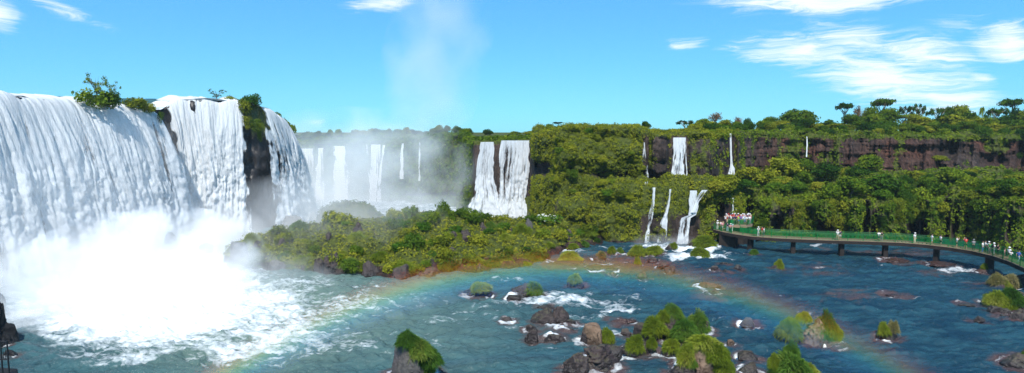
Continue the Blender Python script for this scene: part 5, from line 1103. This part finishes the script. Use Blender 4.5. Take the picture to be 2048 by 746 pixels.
# far balcony on the hazy gorge rim
fb = empty('far_balcony', at(660, 286, 192)); Wi = Matrix.Translation(-Vector(fb.location)); z = zat(288, 191); a, b_ = pp(628, 190), pp(700, 191.5)
child(poly_slab([a, b_, (b_[0], b_[1] + 2.5), (a[0], a[1] + 2.5)], z - .35, z), 'floor_slab', 'concrete', fb)
mb = MB()
for zz in (z + .55, z + 1.1): mb.tube([(a[0], a[1], zz), (b_[0], b_[1], zz)], .07, 5)
for k in range(30): t_ = k / 29; mb.box((a[0] + (b_[0] - a[0]) * t_, a[1] + (b_[1] - a[1]) * t_, z + .55), (.06, .06, 1.1))
child(mb, 'railing_panel', 'iron', fb)
for k in range(6): t_ = (k + .5) / 6; mb = MB(); mb.box((a[0] + (b_[0] - a[0]) * t_, a[1] + 1.2, z - 2.3), (.4, .4, 4)); child(mb, 'pillar', 'concrete', fb)
tag(fb, 'faint railed balcony on the rim above the hazy far falls', 'balcony')
# ================================================================== people
def skin(name, V, E, Rr, sub=1, root=0):
    me = bpy.data.meshes.new(name); me.from_pydata([tuple(v) for v in V], E, []); ob = bpy.data.objects.new(name, me); COL.objects.link(ob)
    md = ob.modifiers.new('s', 'SKIN'); md.use_smooth_shade = True
    for i, r in enumerate(Rr): sv = me.skin_vertices[0].data[i]; sv.radius = r if hasattr(r, '__len__') else (r, r); sv.use_root = (i == root)
    if sub: ob.modifiers.new('u', 'SUBSURF').levels = sub
    dg = bpy.context.evaluated_depsgraph_get(); out = bpy.data.meshes.new_from_object(ob.evaluated_get(dg)); out.name = name
    bpy.data.objects.remove(ob); return out
def person_meshes(pose):
    # joints, metres, facing -Y
    J = {'pelvis': (0, 0, .93), 'waist': (0, 0, 1.08), 'chest': (0, .01, 1.28), 'neckb': (0, .01, 1.44), 'neck': (0, 0, 1.52), 'head': (0, -.015, 1.62), 'top': (0, 0, 1.71)}
    sh, el, wr = (.19, .01, 1.40), (.24, .03, 1.13), (.25, -.06, .88)
    arm = {s: [(s * sh[0], sh[1], sh[2]), (s * el[0], el[1], el[2]), (s * wr[0], wr[1], wr[2])] for s in (-1, 1)}
    leg = {s: [(s * .095, 0, .90), (s * .10, -.02, .50), (s * .105, .02, .08), (s * .115, -.14, .035)] for s in (-1, 1)}
    if pose == 1:
        for s in (-1, 1): arm[s] = [(s * .19, .01, 1.40), (s * .25, -.20, 1.27), (s * .07, -.30, 1.55)]
    if pose == 2:
        for s in (-1, 1): arm[s] = [(s * .19, -.03, 1.38), (s * .25, -.16, 1.14), (s * .16, -.38, 1.12)]
        for k in ('chest', 'neckb', 'neck', 'head', 'top'): x, y, z = J[k]; J[k] = (x, y - .07, z - .02)
    if pose == 3:
        leg[1] = [(.095, 0, .90), (.10, -.16, .51), (.105, -.12, .10), (.11, -.28, .05)]; leg[-1] = [(-.095, 0, .90), (-.10, .03, .50), (-.105, .26, .14), (-.11, .14, .035)]
        arm[1] = [(.19, .01, 1.40), (.23, .14, 1.15), (.24, .10, .90)]; arm[-1] = [(-.19, .01, 1.40), (-.23, -.08, 1.14), (-.22, -.28, .96)]
    V = []; E = []; Rr = []
    def add(p, r, par=None): V.append(p); Rr.append(r); (E.append((par, len(V) - 1)) if par is not None else None); return len(V) - 1
    a = add(J['pelvis'], (.14, .10)); b = add(J['waist'], (.125, .09), a); c = add(J['chest'], (.155, .105), b); d = add(J['neckb'], (.09, .07), c); e = add(J['neck'], .052, d); f = add(J['head'], (.078, .095), e); add(J['top'], .05, f)
    hx, hy, hz = J['head']; add((hx, hy - .115, hz - .012), .016, f)
    for s in (-1, 1):
        add((hx + s * .088, hy + .01, hz), .018, f)
        p0 = add(arm[s][0], .058, c); p1 = add(arm[s][1], .043, p0); p2 = add(arm[s][2], .03, p1)
        w = Vector(arm[s][2]); dr = (w - Vector(arm[s][1])).normalized(); sd = dr.cross(Vector((0, 0, 1)) if abs(dr.z) < .8 else Vector((0, 1, 0))).normalized()
        pm = add(w + dr * .07, (.036, .02), p2)
        for k, (o_, L) in enumerate(((-.03, .065), (-.01, .08), (.01, .075), (.03, .058))): q = add(w + dr * (.07 + L * .55) + sd * o_, .010, pm); add(w + dr * (.065 + L) + sd * o_ * 1.1 + Vector((0, -.014, -.008)), .008, q)
        add(w + dr * .06 - sd * .05, .011, pm)
        q0 = add(leg[s][0], .088, a); q1 = add(leg[s][1], .058, q0); q2 = add(leg[s][2], .04, q1); add(leg[s][3], (.042, .03), q2)
    body = skin('body', V, E, Rr)
    # shirt with short sleeves
    V, E, Rr = [], [], []
    a = add((0, 0, .90), (.165, .125)); b = add(J['waist'], (.15, .115), a); c = add(J['chest'], (.18, .128), b); add(tuple(np.add(J['neckb'], (0, 0, .0))), (.09, .075), c)
    for s in (-1, 1): p0 = add(arm[s][0], .075, c); add(tuple((np.array(arm[s][0]) * .3 + np.array(arm[s][1]) * .7)), .066, p0)
    shirt = skin('shirt', V, E, Rr)
    out = {}
    for nm, fr in (('trousers', 1.0), ('shorts', .45)):
        V, E, Rr = [], [], []
        a = add((0, 0, .97), (.150, .112)); b = add((0, 0, .88), (.155, .115), a)
        for s in (-1, 1):
            q0 = add(leg[s][0], .102, b); k = np.array(leg[s][1]); k0 = np.array(leg[s][0])
            if fr < 1: add(tuple(k0 + (k - k0) * .85), .088, q0)
            else: q1 = add(leg[s][1], .074, q0); add(leg[s][2], .062, q1)
        out[nm] = skin(nm, V, E, Rr)
    mbh = bmesh.new(); bmesh.ops.create_uvsphere(mbh, u_segments=12, v_segments=8, radius=1); hv = bpy.data.meshes.new('hair')
    for v in mbh.verts: v.co = Vector((v.co.x * .098, v.co.y * .112 + .022, max(v.co.z, -.55 if v.co.y > .1 else .18) * .105 + .035)) + Vector(J['head'])
    mbh.to_mesh(hv); mbh.free(); hv.polygons.foreach_set('use_smooth', np.ones(len(hv.polygons), bool))
    hat = MB(); n = 14; hx, hy, hz = J['head']; ring = lambda r, z: [(hx + r * math.cos(k * 2 * math.pi / n), hy + .01 + r * 1.1 * math.sin(k * 2 * math.pi / n), z) for k in range(n)]
    rr = [(.175, hz + .045), (.112, hz + .07), (.108, hz + .125), (.07, hz + .16)]; vs = sum((ring(*x) for x in rr), []); hat.add(vs, [(i * n + k, i * n + (k + 1) % n, (i + 1) * n + (k + 1) % n, (i + 1) * n + k) for i in range(3) for k in range(n)] + [tuple(3 * n + k for k in range(n)), tuple(range(n - 1, -1, -1))])
    hm = hat.mesh('hat', True)
    pk = MB(); pk.box((0, .18, 1.22), (.30, .16, .42), 0, .9); pk.box((0, .28, 1.14), (.22, .06, .2), 0, .9); pk = pk.mesh('backpack')
    body.materials.append(M['skin']); hv.materials.append(M['hair'])
    for x in (shirt, out['trousers'], out['shorts'], hm, pk): x.materials.append(M['cloth'])
    return dict(body=body, shirt=shirt, hair=hv, hat=hm, backpack=pk, **out)
POSE = [person_meshes(i) for i in range(4)]
RGB = {'white': (.78, .77, .75), 'red': (.55, .02, .02), 'pink': (.62, .25, .28), 'orange': (.7, .2, .02), 'yellow': (.7, .5, .06), 'lime green': (.3, .55, .06), 'green': (.04, .25, .08), 'blue': (.05, .14, .45), 'navy': (.015, .025, .08), 'black': (.012, .012, .014), 'grey': (.2, .2, .21), 'purple': (.15, .09, .35), 'beige': (.5, .4, .26), 'pale blue': (.4, .55, .65), 'cream': (.7, .62, .42), 'dark': (.02, .02, .025)}
def person(loc, face, pose, shirt, low, lowc, head, label, group, h=1.0, pack=None):
    m = POSE[pose]; o = link('person', m['body']); o.location = loc; o.rotation_euler = (0, 0, face); o.scale = (h, h, h)
    def ch(k, c=None):
        x = link(k, m[k], None, o)
        if c: x.color = (*RGB[c], 1)
    ch('shirt', shirt); ch(low, lowc); ch('hair')
    if head: ch('hat', head)
    if pack: ch('backpack', pack)
    tag(o, label, 'person', group); return o
GW, GP = 'visitors along the walkway', 'visitors on the viewing platform'
WPEOPLE = [(1523, .5, .2, 1, 'white', 'trousers', 'white', 'white', 'person all in white before the railing right of the crowded platform'), (1530, 1.2, -1.4, 0, 'red', 'shorts', 'beige', None, 'person in red shirt between two people in white right of the platform'), (1534, .6, 1.2, 0, 'white', 'trousers', 'grey', None, 'person in white shirt and grey trousers right of the platform'),
 (1687, .7, 2.9, 1, 'white', 'trousers', 'beige', 'white', 'person in white shirt and beige trousers above the third pier'), (1694, 1.0, 2.7, 0, 'navy', 'shorts', 'white', None, 'person in navy shirt and white shorts above the third pier'),
 (1772, .7, 3.0, 2, 'white', 'shorts', 'navy', None, 'person in white shirt and navy shorts near the fourth pier'), (1778, 1.0, 2.8, 0, 'dark', 'trousers', 'grey', None, 'person in dark shirt and grey trousers near the fourth pier'),
 (1842, .8, .3, 0, 'white', 'trousers', 'cream', 'white', 'person alone in white hat and cream trousers left of the fifth pier'), (1873, 1.0, 1.4, 3, 'white', 'shorts', 'pale blue', None, 'person in white shirt and pale blue shorts just left of the fifth pier'), (1890, 1.0, 1.5, 0, 'white', 'shorts', 'black', None, 'person in white shirt and black shorts just right of the fifth pier'),
 (1921, 1.0, .7, 1, 'white', 'shorts', 'black', None, 'person in white shirt with raised hands, left of the large red shirt'), (1939, .8, 3.0, 1, 'red', 'shorts', 'black', None, 'largest person, in bright red shirt and black shorts on the walkway'), (1953, .9, 2.6, 2, 'grey', 'trousers', 'dark', 'grey', 'person in grey shirt, hat and dark trousers right of the red shirt'),
 (1966, 1.5, 1.2, 0, 'white', 'trousers', 'dark', None, 'person in white shirt and dark trousers behind the blue jeans'), (1970, .8, .6, 0, 'white', 'trousers', 'blue', None, 'person in white shirt and blue jeans above the last pier'), (1975, 1.4, 2.0, 0, 'white', 'trousers', 'navy', 'white', 'person in white hat and navy trousers beside the green shirt'), (1980, 1.2, 2.2, 0, 'green', 'trousers', 'cream', None, 'person in green shirt and cream trousers above the last pier'),
 (1987, 1.2, 1.6, 0, 'white', 'trousers', 'white', 'white', 'person in white with white hat right of the last pier', 'black'), (1994, 1.2, 1.8, 0, 'black', 'trousers', 'black', None, 'person in black between white figures right of the last pier'), (2006, 1.2, 1.0, 0, 'cream', 'trousers', 'beige', None, 'person in cream shirt beside the child in pink'),
 (2011, .9, .8, 0, 'pink', 'shorts', 'pink', None, 'child in pink near the right end of the walkway'), (2017, 1.1, 1.9, 0, 'white', 'shorts', 'dark', 'white', 'person in white hat and dark shorts near the right walkway end'), (2024, .9, 2.6, 0, 'white', 'shorts', 'grey', None, 'short person in white near the right walkway end'), (2037, 1.0, 1.7, 3, 'blue', 'trousers', 'pale blue', None, 'person in blue shirt at the right end of the walkway'),
 (1463, .45, 0, 2, 'pink', 'trousers', 'navy', 'white', 'person in pink shirt leaning on the railing below the green stair panel'), (1429, .8, 2.2, 0, 'white', 'trousers', 'white', 'white', 'person all in white at the far left end of the walkway'), (1438, 1.0, 2.6, 0, 'white', 'trousers', 'pink', None, 'person in white shirt and pink trousers, second from left walkway end'), (1443, .7, 2.9, 0, 'pink', 'shorts', 'white', None, 'person in pink shirt and white shorts by the left walkway end'), (1449, 1.2, 2.4, 0, 'navy', 'trousers', 'pale blue', None, 'person in navy shirt and pale blue trousers at the stair foot'), (1434, 1.6, 2.4, 0, 'beige', 'shorts', 'navy', None, 'person in beige shirt behind those at the left walkway end'), (1446, 1.8, 2.4, 0, 'orange', 'shorts', 'dark', 'white', 'person in orange shirt and white hat near the stair foot'), (1453, 1.9, 2.4, 0, 'pale blue', 'trousers', 'white', None, 'person in pale blue shirt on the lowest stair')]
for e in WPEOPLE:
    px, off, face, pose, sh_, low, lc, head, lab = e[:9]; s = s_of(px + off * .2); q = wpt(s, off, 2.58)
    person(q, face, pose, sh_, low, lc, head, lab, GW, .78 if 'child' in lab or 'short person' in lab else (1.08 if 'largest' in lab else 1.0), e[9] if len(e) > 9 else None)
rr = random.Random(8); shc = ['white', 'white', 'red', 'red', 'pink', 'orange', 'yellow', 'navy', 'pale blue', 'purple', 'lime green', 'white', 'grey', 'cream']; lcs = ['navy', 'black', 'beige', 'blue', 'white', 'grey', 'dark', 'green']; seen = set(); spots = []
k = 0
for row, (Y, z_) in enumerate([(108.2, PZ), (109.1, PZ), (110.0, PZ), (110.9, PZ)]):
    for j in range(14):
        px = 1455 + row * 1.1 + j * 4.1 + rr.uniform(-1.0, 1.0)
        if px > 1507 or rr.random() < .08 or (row == 0 and px < 1469) : continue
        while True:
            c = (rr.choice(shc), rr.choice(['trousers', 'trousers', 'shorts']), rr.choice(lcs), rr.choice([None, None, 'white', 'white', 'red', 'navy']))
            if c not in seen: break
        seen.add(c); X, Y_ = pp(px, Y + rr.uniform(-.25, .25))
        lab = 'person in %s shirt and %s %s%s, %s of the platform crowd' % (c[0], c[2], c[1], ', %s hat' % c[3] if c[3] else ' bareheaded', ['front row', 'second row', 'third row', 'back row'][row])
        person((X, Y_, PZ), rr.uniform(-.9, .9) if rr.random() < .7 else rr.uniform(2, 4), rr.choice([0, 0, 0, 1, 2]) if row == 0 else rr.choice([0, 0, 1]), c[0], c[1], c[2], c[3], lab, GP, rr.uniform(.92, 1.06)); k += 1
build_river()
SKYMUL = (.34, .86, 1.2)
SKYBASE = (.9, 3.25, 5.7)
CLOUDS = [(1620, 0, 300, 36, -2, 1.1), (1600, 106, 210, 52, -5, 1.0), (1690, 85, 170, 66, -16, .8), (1850, 108, 190, 60, -12, .95), (1790, 165, 260, 74, -12, 1.15), (1900, 195, 150, 46, -10, 1.0), (2020, 80, 130, 60, -6, 1.1), (1950, 158, 60, 20, -12, .8), (1920, 40, 90, 34, 0, .55), (1375, 92, 50, 20, 0, .7), (0, 30, 60, 64, 0, .95), (130, 20, 140, 28, -18, .6), (770, 8, 100, 30, 14, .8), (645, 238, 60, 14, 0, .5), (1480, 100, 90, 26, 0, .6)]
# ================================================================== camera, light, sky
cam = bpy.data.objects.new('camera', bpy.data.cameras.new('camera')); COL.objects.link(cam)
cam.location = (0, 0, H); cam.rotation_euler = (R(90) - PIT, 0, 0)
cam.data.sensor_width = 36; cam.data.lens = 36 * F / 2048; cam.data.clip_start = .5; cam.data.clip_end = 5000
scene.camera = cam
sun = bpy.data.objects.new('sun', bpy.data.lights.new('sun', 'SUN')); COL.objects.link(sun)
sun.rotation_euler = Vector(LDIR).to_track_quat('-Z', 'Y').to_euler(); sun.location = (0, -30, 80)
sun.data.energy = 5.0; sun.data.angle = R(.53); sun.data.color = (1, .965, .90)
W = bpy.data.worlds.new('World'); scene.world = W; W.use_nodes = True; W.node_tree.nodes.clear()
t = NT(W.node_tree); out = t.new('ShaderNodeOutputWorld')
sky = t.new('ShaderNodeTexSky', sky_type='NISHITA'); sky.sun_disc = False; sky.sun_elevation = SUN_EL; sky.sun_rotation = math.pi + SUN_AZ
sky.altitude = 200; sky.air_density = 1.0; sky.dust_density = .2; sky.ozone_density = 2.0
skc = t.mix(1.0, sky.outputs[0], SKYMUL, 'MULTIPLY')
skc = t.mix(.45, skc, SKYBASE)
g = t.new('ShaderNodeTexCoord').outputs['Generated']; gn = t.new('ShaderNodeVectorMath', operation='NORMALIZE', ins={0: g}).outputs[0]
sp = t.new('ShaderNodeSeparateXYZ', ins={0: gn})
az = t.m('ARCTAN2', sp.outputs[0], sp.outputs[1]); el = t.m('ARCSINE', sp.outputs[2])
ae = t.new('ShaderNodeCombineXYZ', ins={0: az, 1: el, 2: 0.0}).outputs[0]
nd = t.new('ShaderNodeTexNoise', ins={'Vector': ae, 'Scale': 9, 'Detail': 4}).outputs['Color']
wob = t.new('ShaderNodeVectorMath', operation='MULTIPLY_ADD', ins={0: nd, 1: (.10, .03, 0), 2: (-.05, -.015, 0)}).outputs[0]
ae2 = t.new('ShaderNodeVectorMath', operation='ADD', ins={0: ae, 1: wob}).outputs[0]
str_ = t.noise(t.mapv(ae2, (4, 34, 1), (0, 0, R(-9))), 2.2, 9, .70, 1.1)
def cl(px, py, rx, ry, rot, k):
    u = (px - CX) / F; v = (CY - py) / F; d = CP + SP * v; X, Z = u / d, (-SP + CP * v) / d
    a0, e0 = math.atan2(X, 1), math.atan2(Z, math.hypot(X, 1)); c2 = 1 / (1 + u * u)
    q = t.new('ShaderNodeMapping', vector_type='TEXTURE', ins={'Vector': ae2, 'Location': (a0, e0, 0), 'Rotation': (0, 0, R(rot)), 'Scale': (rx / F * c2, ry / F * c2 ** .5, 1)}).outputs[0]
    r = t.new('ShaderNodeVectorMath', operation='LENGTH', ins={0: q}).outputs['Value']
    return t.m('MULTIPLY', t.m('SUBTRACT', 1.0, r, clamp=True), k)
acc = None
for args in CLOUDS:
    x = cl(*args); acc = x if acc is None else t.m('MAXIMUM', acc, x)
mask = t.m('MULTIPLY', t.sm(t.m('MULTIPLY_ADD', acc, .45, str_), .56, 1.0), t.sm(acc, 0, .5), clamp=True)
mask = t.m('MULTIPLY', mask, .9)
skc = t.mix(mask, skc, (7.2, 7.6, 8.0))
bg = t.new('ShaderNodeBackground', ins={'Color': skc, 'Strength': .12}); t.l.new(bg.outputs[0], out.inputs[0])
scene.view_settings.view_transform = 'Standard'; scene.view_settings.look = 'None'; scene.view_settings.gamma = 1; scene.view_settings.exposure = .4
scene.display_settings.display_device = 'sRGB'
cy = scene.cycles
cy.use_denoising = True
try: cy.denoiser = 'OPENIMAGEDENOISE'; cy.denoising_input_passes = 'RGB_ALBEDO_NORMAL'; cy.denoising_prefilter = 'FAST'
except Exception: pass
cy.max_bounces = 8; cy.diffuse_bounces = 3; cy.glossy_bounces = 2; cy.transmission_bounces = 3; cy.volume_bounces = 5; cy.transparent_max_bounces = 10
cy.volume_max_steps = 256; cy.use_adaptive_sampling = True; cy.adaptive_threshold = .01; cy.caustics_reflective = False; cy.caustics_refractive = False
cy.sample_clamp_indirect = 6
